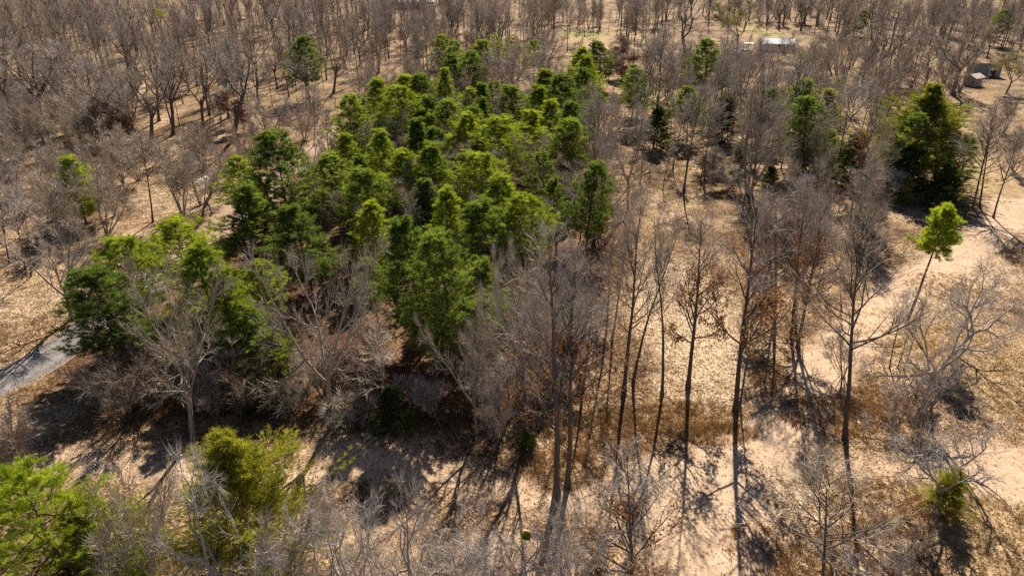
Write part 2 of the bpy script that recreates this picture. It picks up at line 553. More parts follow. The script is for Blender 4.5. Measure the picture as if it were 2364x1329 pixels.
def place(pname, x, y, h, rad=None, lean=(0, 0), name='bare_tree', label=None, cat='tree', group=None, rot=None):
    p = PROTO[pname]
    e = bpy.data.objects.new(name, None)
    e.empty_display_size = .3
    COL.objects.link(e)
    e.location = (x, y, float(ground_z(x, y)))
    sz = h / p['H']
    sx = sz if rad is None else min(max(rad / p['R'], sz * .5), sz * 1.9)
    e.scale = (sx, sx, sz)
    e.rotation_mode = 'XYZ'
    rz = rng.uniform(0, 6.28) if rot is None else rot
    # lean first in world axes: R = Rlean * Rz
    from mathutils import Matrix
    Ml = Matrix.Rotation(math.atan(lean[0]), 3, 'Y') @ Matrix.Rotation(-math.atan(lean[1]), 3, 'X')
    e.rotation_euler = (Ml @ Matrix.Rotation(rz, 3, 'Z')).to_euler()
    tag(e, label, cat, group)
    made = {}
    for pn, me, par in p['parts']:
        made[pn] = link(pn, me, made[par] if par else e)
        if pn == 'trunk' and pname[:4] in ('tall', 'slim', 'leaf', 'pine', 'ceda', 'rust'):
            k_ = min(max(sz / sx, .45), 1.6)
            made[pn].scale = (k_, k_, 1)
    return e

# ------------------------------------------------------------------ the ground: one sheet, finer near the camera
def axis(lo, fine0, fine1, hi, s, grow_=1.09):
    a = list(np.arange(fine0, fine1 + s * .5, s))
    st, v = s, fine1
    while v < hi:
        st *= grow_; v += st; a.append(v)
    st, v = s, fine0
    b = []
    while v > lo:
        st *= grow_; v -= st; b.append(v)
    return np.array(b[::-1] + a)

def dist_poly(X, Y, pts):
    """distance to a polyline and length run along it"""
    best = np.full(X.shape, 1e9); run = np.zeros(X.shape); acc = 0.
    for a, b in zip(pts[:-1], pts[1:]):
        d = b - a
        L = np.hypot(*d)
        t = np.clip(((X - a[0]) * d[0] + (Y - a[1]) * d[1]) / (L * L), 0, 1)
        q = np.hypot(X - a[0] - t * d[0], Y - a[1] - t * d[1])
        m = q < best
        best = np.where(m, q, best); run = np.where(m, acc + t * L, run)
        acc += L
    return best, run

def line(*px):
    return [at(a, b) for a, b in px]

def inside(px, py, poly):
    px = np.asarray(px, float); py = np.asarray(py, float)
    r = np.zeros(px.shape, bool)
    n = len(poly)
    for i in range(n):
        x0, y0 = poly[i]; x1, y1 = poly[(i + 1) % n]
        c = ((y0 > py) != (y1 > py)) & (px < (x1 - x0) * (py - y0) / (y1 - y0 + 1e-9) + x0)
        r ^= c
    return r

gx = axis(-900, -34, 36, 900, .30, 1.06)
gy = axis(-60, 22, 66, 1600, .30, 1.05)
GX, GY = np.meshgrid(gx, gy)
sand = np.zeros(GX.shape); gold = np.zeros(GX.shape); green = np.zeros(GX.shape); pale = np.zeros(GX.shape)
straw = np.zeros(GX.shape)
tread = np.zeros(GX.shape); phase = np.zeros(GX.shape)
def stroke(arr, pts, w, soft, v=1.0):
    d, _ = dist_poly(GX, GY, pts)
    np.maximum(arr, v * np.clip(1 - (d - w) / soft, 0, 1), out=arr)
def blob(arr, px, py, rx, ry, v=1.0):
    c = at(px, py)
    q = np.sqrt(((GX - c[0]) / rx) ** 2 + ((GY - c[1]) / ry) ** 2)
    np.maximum(arr, v * np.clip(1.6 - q, 0, 1), out=arr)
# sandy tracks
stroke(sand, line((2450, 440), (2330, 500), (2230, 590), (2110, 640), (1990, 765), (1910, 830), (1850, 950), (1790, 1030)), 1.1, 2.6, 1.1)
stroke(sand, line((2500, 1085), (2300, 1085), (2100, 1070), (1950, 1075), (1780, 1085), (1600, 1110)), .3, 2.6, .6)
stroke(sand, line((1600, 1115), (1480, 1150), (1330, 1160), (1180, 1130), (1000, 1090), (850, 1060), (700, 1110), (480, 1085), (260, 1075), (60, 1075), (-150, 1080)), .4, 3.4, .8)
stroke(sand, line((1480, 1150), (1560, 1230), (1690, 1260), (1640, 1340)), 1.5, 1.6)
stroke(sand, line((1700, 1070), (1660, 1180), (1640, 1330)), 1.6, 1.6)
blob(sand, 1590, 1170, 4.6, 4.2, 1.3); blob(sand, 1720, 1040, 3.5, 2, 1.1); blob(sand, 2330, 1090, 6, 2.4, 1.2); blob(sand, 2230, 590, 3, 2.5, 1.1); blob(sand, 850, 1050, 4.6, 2.2, .9); blob(sand, 2340, 480, 3, 4)
blob(sand, 2330, 1120, 3, 1.6); blob(sand, 1100, 1290, 8, 2.6, .6); blob(sand, 760, 1230, 5, 2, .7)
blob(sand, 290, 210, 5, 7); blob(sand, 120, 200, 16, 3, .8); blob(sand, 480, 318, 9, 2.2, .8); blob(sand, 320, 540, 3, 3, .6)
blob(sand, 1075, 72, 3, 6, 1)
stroke(sand, line((1180, 128), (1330, 113), (1450, 108), (1560, 122), (1700, 125)), 1.2, 1.4)
stroke(sand, line((1240, 124), (1360, 122), (1600, 128)), .4, 1.0)
# pale dry leaf ground and dry grass
blob(pale, 2230, 620, 6, 6, .7); blob(pale, 1750, 1150, 7, 3, .6); blob(pale, 1590, 730, 5, 13, .9); blob(pale, 1610, 880, 4, 4, .6); blob(pale, 1500, 480, 4, 10, .5); blob(pale, 2150, 700, 6, 5, .6); blob(pale, 100, 660, 9, 8, .6)
blob(pale, 460, 450, 10, 8, .55); blob(pale, 2150, 860, 6, 5, .45)
blob(gold, 2330, 850, 8, 9, .9); blob(gold, 2330, 1270, 5, 5, .8); blob(gold, 2330, 420, 10, 14, .7); blob(gold, 1940, 140, 9, 16); blob(gold, 1770, 82, 9, 26, .8); blob(gold, 1350, 90, 30, 14, .8); blob(gold, 2180, 150, 14, 14, .8)
blob(gold, 2270, 240, 14, 14, .5); blob(gold, 1480, 210, 10, 20, .6); blob(gold, 220, 150, 60, 30, .5); blob(gold, 120, 640, 8, 3, .5)
blob(green, 1345, 80, 12, 8, .7); blob(green, 2190, 148, 4, 5, .9); blob(green, 1770, 82, 8, 30, .5); blob(green, 1290, 860, 3, 2, .3); blob(green, 470, 430, 8, 6, .35)
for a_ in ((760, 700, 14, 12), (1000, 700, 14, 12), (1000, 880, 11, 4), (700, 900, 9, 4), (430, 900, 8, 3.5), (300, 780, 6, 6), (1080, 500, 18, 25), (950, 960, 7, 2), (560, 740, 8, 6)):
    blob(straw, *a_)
# crawler tread marks: two bands each, phase runs along the track
near_ = np.full(GX.shape, 9.)
def treads(pts, off, v=1.0, w=.38):
    global phase
    pts = np.array(pts)
    d = np.gradient(pts, axis=0)
    nrm = np.stack([-d[:, 1], d[:, 0]], 1); nrm /= np.linalg.norm(nrm, axis=1, keepdims=True)
    for s_ in off:
        q, run = dist_poly(GX, GY, list(pts + nrm * s_))
        m = np.clip((w - q) / .35 + .5, 0, 1) * v
        np.maximum(tread, m, out=tread)
        sel = q < np.minimum(near_, 1.3)
        near_[sel] = q[sel]; phase[sel] = run[sel]
treads(line((1082, 1060), (1074, 1100), (1052, 1150)), (-.9, .9), .6)
treads(line((1450, 1130), (1530, 1090), (1610, 1060)), (-.9, .9))
treads(line((1640, 1260), (1720, 1220), (1780, 1190)), (-.9, .9))
treads(line((1300, 1290), (1420, 1250), (1520, 1190)), (-.8, .8), .7)
treads(line((2080, 690), (2150, 625), (2230, 570)), (-.9, .9), .5)
treads(line((1820, 1090), (1900, 1075), (1990, 1062)), (-.9, .9), .8)
treads(line((850, 1050), (900, 1080), (960, 1100)), (-.8, .8), .8)
GZ = ground_z(GX, GY)
gm = bpy.data.meshes.new('ground')
ny, nx = GX.shape
idx = np.arange(nx * ny).reshape(ny, nx)
faces = np.stack([idx[:-1, :-1], idx[:-1, 1:], idx[1:, 1:], idx[1:, :-1]], -1).reshape(-1, 4)
b = MB(); b.verts(np.stack([GX, GY, GZ], -1)); b.quads(faces)

def ground_material():
    m, nt, out = new_mat('ground_litter_and_sand')
    L = nt.links
    tc = N(nt, 'ShaderNodeTexCoord')
    co = tc.outputs['Object']
    def noise(scale, detail=5., rough=.6):
        n = N(nt, 'ShaderNodeTexNoise', Scale=scale, Detail=detail, Roughness=rough)
        L.new(co, n.inputs[0]); return n.outputs[0]
    def attr(nm):
        return N(nt, 'ShaderNodeAttribute', attribute_name=nm).outputs['Fac']
    v = N(nt, 'ShaderNodeTexVoronoi', Scale=6.5); v.feature = 'F1'
    L.new(co, v.inputs['Vector'])
    v2 = N(nt, 'ShaderNodeTexVoronoi', Scale=12.); L.new(co, v2.inputs['Vector'])
    sep = N(nt, 'ShaderNodeSeparateColor'); L.new(v.outputs['Color'], sep.inputs[0])
    sep2 = N(nt, 'ShaderNodeSeparateColor'); L.new(v2.outputs['Color'], sep2.inputs[0])
    leafv = math_n(nt, 'ADD', math_n(nt, 'MULTIPLY', sep.outputs[0], .55), math_n(nt, 'MULTIPLY', sep2.outputs[1], .45))
    big = noise(.16, 5.); mid = noise(.75, 6.); fine = noise(5., 4.)
    r = ramp(nt, [(.05, (.040, .025, .013)), (.3, (.118, .072, .036)), (.52, (.232, .150, .078)), (.76, (.385, .268, .152)), (.97, (.55, .425, .275))])
    lv = math_n(nt, 'ADD', leafv, math_n(nt, 'MULTIPLY', math_n(nt, 'SUBTRACT', mid, .5), .75))
    lv = math_n(nt, 'ADD', lv, math_n(nt, 'MULTIPLY', math_n(nt, 'SUBTRACT', big, .53), 1.5))
    L.new(lv, r.inputs[0])
    litter = r.outputs[0]
    rp = ramp(nt, [(.05, (.12, .075, .038)), (.35, (.325, .228, .132)), (.6, (.50, .375, .24)), (.9, (.66, .53, .375))])
    L.new(math_n(nt, 'ADD', leafv, math_n(nt, 'MULTIPLY', math_n(nt, 'SUBTRACT', mid, .5), .6)), rp.inputs[0])
    rs = ramp(nt, [(.25, (.38, .262, .168)), (.5, (.50, .358, .24)), (.75, (.605, .452, .32))])
    L.new(math_n(nt, 'ADD', math_n(nt, 'MULTIPLY', mid, .6), math_n(nt, 'MULTIPLY', fine, .4)), rs.inputs[0])
    rg = ramp(nt, [(.2, (.17, .11, .05)), (.5, (.36, .245, .125)), (.8, (.54, .40, .24))])
    L.new(math_n(nt, 'ADD', math_n(nt, 'MULTIPLY', leafv, .6), math_n(nt, 'MULTIPLY', mid, .4)), rg.inputs[0])
    rgr = ramp(nt, [(.2, (.10, .12, .03)), (.7, (.32, .30, .09))])
    L.new(mid, rgr.inputs[0])
    def edge(a, soft=1.6):
        e = math_n(nt, 'SUBTRACT', math_n(nt, 'ADD', math_n(nt, 'MULTIPLY', a, 1.5), math_n(nt, 'MULTIPLY', mid, 1.1)), 1.05)
        return math_n(nt, 'MULTIPLY', math_n(nt, 'MULTIPLY', e, soft, True), math_n(nt, 'MULTIPLY', a, 6., True), True)
    rust = ramp(nt, [(.1, (.075, .036, .017)), (.5, (.215, .115, .05)), (.9, (.40, .25, .125))])
    L.new(lv, rust.inputs[0])
    rmask = math_n(nt, 'MULTIPLY', math_n(nt, 'SUBTRACT', noise(.23, 4.), .5, True), 5., True)
    litter = mixc(nt, litter, rust.outputs[0], math_n(nt, 'MULTIPLY', rmask, .75))
    c = mixc(nt, litter, rp.outputs[0], edge(attr('pale')))
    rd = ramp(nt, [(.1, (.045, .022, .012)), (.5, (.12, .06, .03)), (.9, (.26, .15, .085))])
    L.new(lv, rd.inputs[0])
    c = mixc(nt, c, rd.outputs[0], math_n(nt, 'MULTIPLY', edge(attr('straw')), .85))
    c = mixc(nt, c, rg.outputs[0], edge(attr('gold')))
    c = mixc(nt, c, rgr.outputs[0], edge(attr('green')))
    sd = math_n(nt, 'MULTIPLY', edge(attr('sand'), 1.25), .92)
    stray = math_n(nt, 'LESS_THAN', math_n(nt, 'ADD', sep.outputs[2], math_n(nt, 'MULTIPLY', mid, .5)), .42)
    sandc = mixc(nt, rs.outputs[0], litter, math_n(nt, 'MULTIPLY', stray, .7))
    c = mixc(nt, c, sandc, sd)
    tr = attr('tread')
    wv = N(nt, 'ShaderNodeMath', operation='SINE')
    L.new(math_n(nt, 'MULTIPLY', attr('phase'), 2 * math.pi / .30), wv.inputs[0])
    bars = math_n(nt, 'MULTIPLY', wv.outputs[0], math_n(nt, 'MULTIPLY', tr, math_n(nt, 'MULTIPLY', mid, 1.6, True)))
    d = N(nt, 'ShaderNodeBsdfPrincipled', Roughness=.95)
    d.inputs['Specular IOR Level'].default_value = .15
    L.new(c, d.inputs['Base Color'])
    hgt = math_n(nt, 'ADD', math_n(nt, 'MULTIPLY', math_n(nt, 'ADD', leafv, v.outputs['Distance']), math_n(nt, 'SUBTRACT', 1.0, math_n(nt, 'MULTIPLY', sd, .8))), math_n(nt, 'MULTIPLY', mid, 1.2))
    hgt = math_n(nt, 'ADD', hgt, math_n(nt, 'MULTIPLY', bars, .5))
    bp = N(nt, 'ShaderNodeBump', Strength=.8, Distance=.07)
    L.new(hgt, bp.inputs['Height']); L.new(bp.outputs[0], d.inputs['Normal'])
    L.new(d.outputs[0], out.inputs[0])
    return m
M['ground'] = ground_material()
gm = b.mesh('ground', [M['ground']])
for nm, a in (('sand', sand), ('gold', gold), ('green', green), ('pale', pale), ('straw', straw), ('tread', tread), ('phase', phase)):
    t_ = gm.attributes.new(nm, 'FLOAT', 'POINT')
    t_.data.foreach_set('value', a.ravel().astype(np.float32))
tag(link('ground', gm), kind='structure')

# gravel road along the pines, a crowned strip a little above the ground
def strip(name, pts, w, mat, lift=.02, crown=.06, rag=.12):
    P = np.array(pts)
    s = np.concatenate([[0], np.cumsum(np.linalg.norm(np.diff(P, axis=0), axis=1))])
    q = np.arange(0, s[-1], .5)
    C = np.stack([np.interp(q, s, P[:, 0]), np.interp(q, s, P[:, 1])], 1)
    for _ in range(30):
        C[1:-1] = (C[:-2] + C[2:]) * .25 + C[1:-1] * .5
    T = np.gradient(C, axis=0); T /= np.linalg.norm(T, axis=1, keepdims=True)
    Nn = np.stack([-T[:, 1], T[:, 0]], 1)
    K = 13
    o = np.linspace(-1, 1, K)
    wd = w * .5 * (1 + rag * (np.convolve(rng.normal(size=len(C) + 8), np.ones(9) / 9, 'valid'))[:, None])
    XY = C[:, None] + Nn[:, None] * (o[None] * wd)[..., None]
    Z = ground_z(XY[..., 0], XY[..., 1]) + lift + crown * (1 - o[None] ** 2) - .03 * (np.abs(o) > .99)
    mb = MB(); mb.verts(np.concatenate([XY, Z[..., None]], -1))
    i = np.arange(len(C) * K).reshape(-1, K)
    mb.quads(np.stack([i[:-1, :-1], i[:-1, 1:], i[1:, 1:], i[1:, :-1]], -1))
    u = np.broadcast_to(o[None], XY.shape[:2])
    me = mb.mesh(name, [mat])
    a = me.attributes.new('across', 'FLOAT', 'POINT'); a.data.foreach_set('value', u.ravel().astype(np.float32))
    a = me.attributes.new('run', 'FLOAT', 'POINT'); a.data.foreach_set('value', np.repeat(np.arange(len(C)) * .5, K).astype(np.float32))
    return tag(link(name, me), kind='structure')
def road_material():
    m, nt, out = new_mat('gravel_road')
    L = nt.links
    tc = N(nt, 'ShaderNodeTexCoord')
    def noise(s, d=5.):
        n = N(nt, 'ShaderNodeTexNoise', Scale=s, Detail=d); L.new(tc.outputs['Object'], n.inputs[0]); return n.outputs[0]
    v = N(nt, 'ShaderNodeTexVoronoi', Scale=22.); L.new(tc.outputs['Object'], v.inputs['Vector'])
    sp = N(nt, 'ShaderNodeSeparateColor'); L.new(v.outputs['Color'], sp.inputs[0])
    r = ramp(nt, [(.2, (.10, .09, .084)), (.5, (.165, .148, .137)), (.85, (.27, .24, .22))])
    ac = N(nt, 'ShaderNodeAttribute', attribute_name='across').outputs['Fac']
    aa = math_n(nt, 'ABSOLUTE', math_n(nt, 'SUBTRACT', math_n(nt, 'ABSOLUTE', ac), .45))
    worn = math_n(nt, 'MULTIPLY', math_n(nt, 'SUBTRACT', .25, aa, True), 1.0)
    f = math_n(nt, 'ADD', math_n(nt, 'MULTIPLY', sp.outputs[0], .4), math_n(nt, 'MULTIPLY', noise(.8), .55))
    f = math_n(nt, 'ADD', f, worn)
    L.new(f, r.inputs[0])
    edge_ = math_n(nt, 'MULTIPLY', math_n(nt, 'SUBTRACT', math_n(nt, 'ADD', math_n(nt, 'ABSOLUTE', ac), math_n(nt, 'MULTIPLY', noise(1.3), .5)), 1.08, True), 5., True)
    c = mixc(nt, r.outputs[0], (.36, .235, .14), edge_)
    rn = N(nt, 'ShaderNodeAttribute', attribute_name='run').outputs['Fac']
    cov = math_n(nt, 'SUBTRACT', math_n(nt, 'ADD', math_n(nt, 'MULTIPLY', rn, .09), math_n(nt, 'MULTIPLY', noise(1.1), .8)), 2.35, True)
    rl = ramp(nt, [(.1, (.13, .075, .04)), (.5, (.30, .19, .11)), (.9, (.46, .33, .22))])
    L.new(sp.outputs[1], rl.inputs[0])
    c = mixc(nt, c, rl.outputs[0], cov)
    d = N(nt, 'ShaderNodeBsdfPrincipled', Roughness=.9)
    L.new(c, d.inputs['Base Color'])
    bp = N(nt, 'ShaderNodeBump', Strength=.5, Distance=.03); L.new(f, bp.inputs['Height']); L.new(bp.outputs[0], d.inputs['Normal'])
    L.new(d.outputs[0], out.inputs[0])
    return m
strip('gravel_road', line((-260, 1010), (-80, 925), (70, 850), (190, 770), (330, 665), (470, 545), (610, 440), (725, 350), (790, 290)), 4.6, road_material())

# ------------------------------------------------------------------ one of each kind of tree
def P_bare(n, bark, twig, leafm=None, **kw):
    proto(n, bare_tree(**kw), M[bark], M[twig], M[leafm] if leafm else None)
for i, s in enumerate((11, 12, 13, 14)):            # big spreading oaks of the old wood
    P_bare('oak%d' % i, 'bark_dark', ('twig_grey', 'twig_plum', 'twig_plum', 'twig_brown')[i], seed=s, H=15, r0=.30, leaders=3 + i % 3, tf=.36 + .05 * i, spread=(18, 42), nl=24, ll=.33, a_lo=30, a_hi=60, crook=.12, up=.06, n2=6, n3=4, n4=3, wig=.035)
for i, s in enumerate((21, 22, 23, 24)):            # tall straight trees
    P_bare('tall%d' % i, 'bark_dark', ('twig_plum', 'twig_brown', 'twig_grey', 'twig_plum')[i], seed=s, H=15, r0=.165, t0=.34 + .05 * i, nl=22, ll=.30, a_lo=22, a_hi=50, crook=.07, up=.10, n2=6, n3=4, n4=2, wig=.022)
for i, s in enumerate((31, 32, 33)):                # slim poles
    P_bare('slim%d' % i, 'bark_grey' if i == 1 else 'bark_dark', 'twig_grey' if i == 1 else 'twig_brown', seed=s, H=12, r0=.10, t0=.42, nl=16, ll=.17, a_lo=20, a_hi=44, crook=.08, up=.09, n2=5, n3=4, n4=3, wig=.03)
for i, s in enumerate((41, 42)):                    # broad round dense crowns
    P_bare('round%d' % i, 'bark_grey', 'twig_grey' if i == 0 else 'twig_plum', seed=s, H=12, r0=.24, leaders=4, tf=.30, spread=(22, 55), nl=36, ll=.34, a_lo=30, a_hi=65, crook=.09, up=.05, n2=8, n3=5, n4=2, lead_len=1.0, lr=.72)
for i, s in enumerate((51, 52, 53)):                # trees keeping dead leaves
    P_bare('leafy%d' % i, 'bark_dark', 'twig_brown', 'dead_leaf', seed=s, H=14, r0=.17, t0=.28, nl=24, ll=.28, a_lo=25, a_hi=60, crook=.08, up=.08, n2=6, n3=4, n4=2, leaf=1700, leaf_hi=.62 + .1 * i, leaf_size=(.13, .24))
for i, s in enumerate((61, 62, 63)):                # low gnarled oaks, pale bark
    P_bare('gnarl%d' % i, 'bark_pale', 'twig_pale', seed=s, H=9, r0=.22, leaders=4, tf=.28, spread=(25, 60), nl=26, ll=.42, a_lo=35, a_hi=75, crook=.27, up=.06, n2=6, n3=5, n4=3, wig=.05, lead_len=1.05, lr=.85)
for i, s in enumerate((71, 72, 73)):                # many-stemmed brush
    P_bare('brush%d' % i, 'bark_grey' if i < 2 else 'bark_dark', ('twig_grey', 'twig_brown', 'twig_dark')[i], seed=s, H=5, r0=.055, stems=9, spread=(6, 32), t0=.3, nl=54, ll=.22, a_lo=20, a_hi=42, crook=.09, up=.07, n2=4, n3=4, n4=3, wig=.03, tw=.016, tlen=.8)
for i, s in enumerate((81, 82)):                    # multi-stem taller clumps
    P_bare('clump%d' % i, 'bark_grey', 'twig_grey' if i == 0 else 'twig_plum', seed=s, H=9, r0=.10, stems=5, spread=(4, 20), t0=.3, nl=45, ll=.20, a_lo=20, a_hi=48, crook=.08, up=.09, n2=5, n3=5, n4=3, wig=.03)
P_bare('rust0', 'bark_dark', 'twig_brown', 'rust_leaf', seed=91, H=6, r0=.09, t0=.2, nl=20, ll=.3, a_lo=30, a_hi=65, crook=.1, up=.06, n2=6, n3=5, n4=5, leaf=2600, leaf_hi=1.0, leaf_size=(.14, .24))
P_bare('yellowbud0', 'bark_dark', 'twig_brown', 'bud', seed=92, H=9, r0=.13, leaders=3, tf=.3, nl=26, ll=.3, n2=6, n3=6, n4=6, leaf=2200, leaf_hi=1.0, leaf_size=(.12, .2))
proto('shrub0', bare_tree(seed=93, H=3, r0=.04, stems=7, spread=(10, 40), t0=.2, nl=42, ll=.28, n2=5, n3=4, n4=3, leaf=3200, leaf_hi=1.1, leaf_size=(.10, .18)), M['bark_dark'], M['twig_brown'], M['shrub_green'], leafname='foliage')
proto('shrub1', bare_tree(seed=94, H=3, r0=.04, stems=6, spread=(8, 30), t0=.2, nl=36, ll=.26, n2=5, n3=4, n4=4, leaf=1300, leaf_hi=1.1, leaf_size=(.09, .16)), M['bark_dark'], M['twig_brown'], M['shrub_green'], leafname='foliage')
pk = dict(sub=7, nt=20, ln=.30, wd=.028)
proto('pine0', pine_tree(101, 11, 2.7, .2, 135, round_=.60, **pk), M['bark_pine'], green=M['needle'])
proto('pine1', pine_tree(102, 11, 2.6, .28, 125, round_=.48, **pk), M['bark_pine'], green=M['needle'])
proto('pine2', pine_tree(103, 11, 2.8, .16, 140, round_=.72, **pk), M['bark_pine'], green=M['needle_gold'])
proto('pine3', pine_tree(104, 12, 2.7, .34, 110, round_=.46, **pk), M['bark_pine'], green=M['needle'])
proto('pine4', pine_tree(105, 11, 2.5, .22, 130, round_=.62, **pk), M['bark_pine'], green=M['needle_gold'])
proto('pine6', pine_tree(116, 11, 2.0, .2, 120, round_=.85, **pk), M['bark_pine'], green=M['needle'])
proto('pine7', pine_tree(117, 11, 2.9, .34, 100, round_=.40, low=.35, **pk), M['bark_pine'], green=M['needle_gold'])
proto('pine5', pine_tree(106, 13, 2.2, .45, 60, round_=.55, sub=7, nt=12, dead=16), M['bark_pine'], green=M['needle'])
proto('pine_solo', pine_tree(107, 11.5, 1.7, .66, 80, r0=.15, round_=.50, low=.7, sub=10, nt=20, ln=.26, wd=.028, lean_up=.06, dead=5), M['bark_pine'], green=M['needle_bright'])
proto('pine_big', pine_tree(108, 12, 4.2, .12, 120, r0=.24, round_=.55, sub=12, nt=22, ln=.27, wd=.018), M['bark_pine'], green=M['needle_bright'])
proto('pine_sparse', pine_tree(109, 13, 2.0, .5, 34, round_=.5, sub=6, nt=10, dead=16), M['bark_pine'], green=M['needle'])
proto('cedar0', cedar_tree(111, 8, 2.3), M['bark_pine'], green=M['cedar'])
proto('cedar1', cedar_tree(112, 7, 1.6, nb=110, shape=.6), M['bark_pine'], green=M['cedar'])
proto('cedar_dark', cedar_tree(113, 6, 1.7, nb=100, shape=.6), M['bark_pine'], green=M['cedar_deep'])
proto('cedar_big', cedar_tree(114, 9, 3.4, nb=170, sub=10, nt=13, ln=.23, wd=.024, shape=.85), M['bark_pine'], green=M['cedar'])

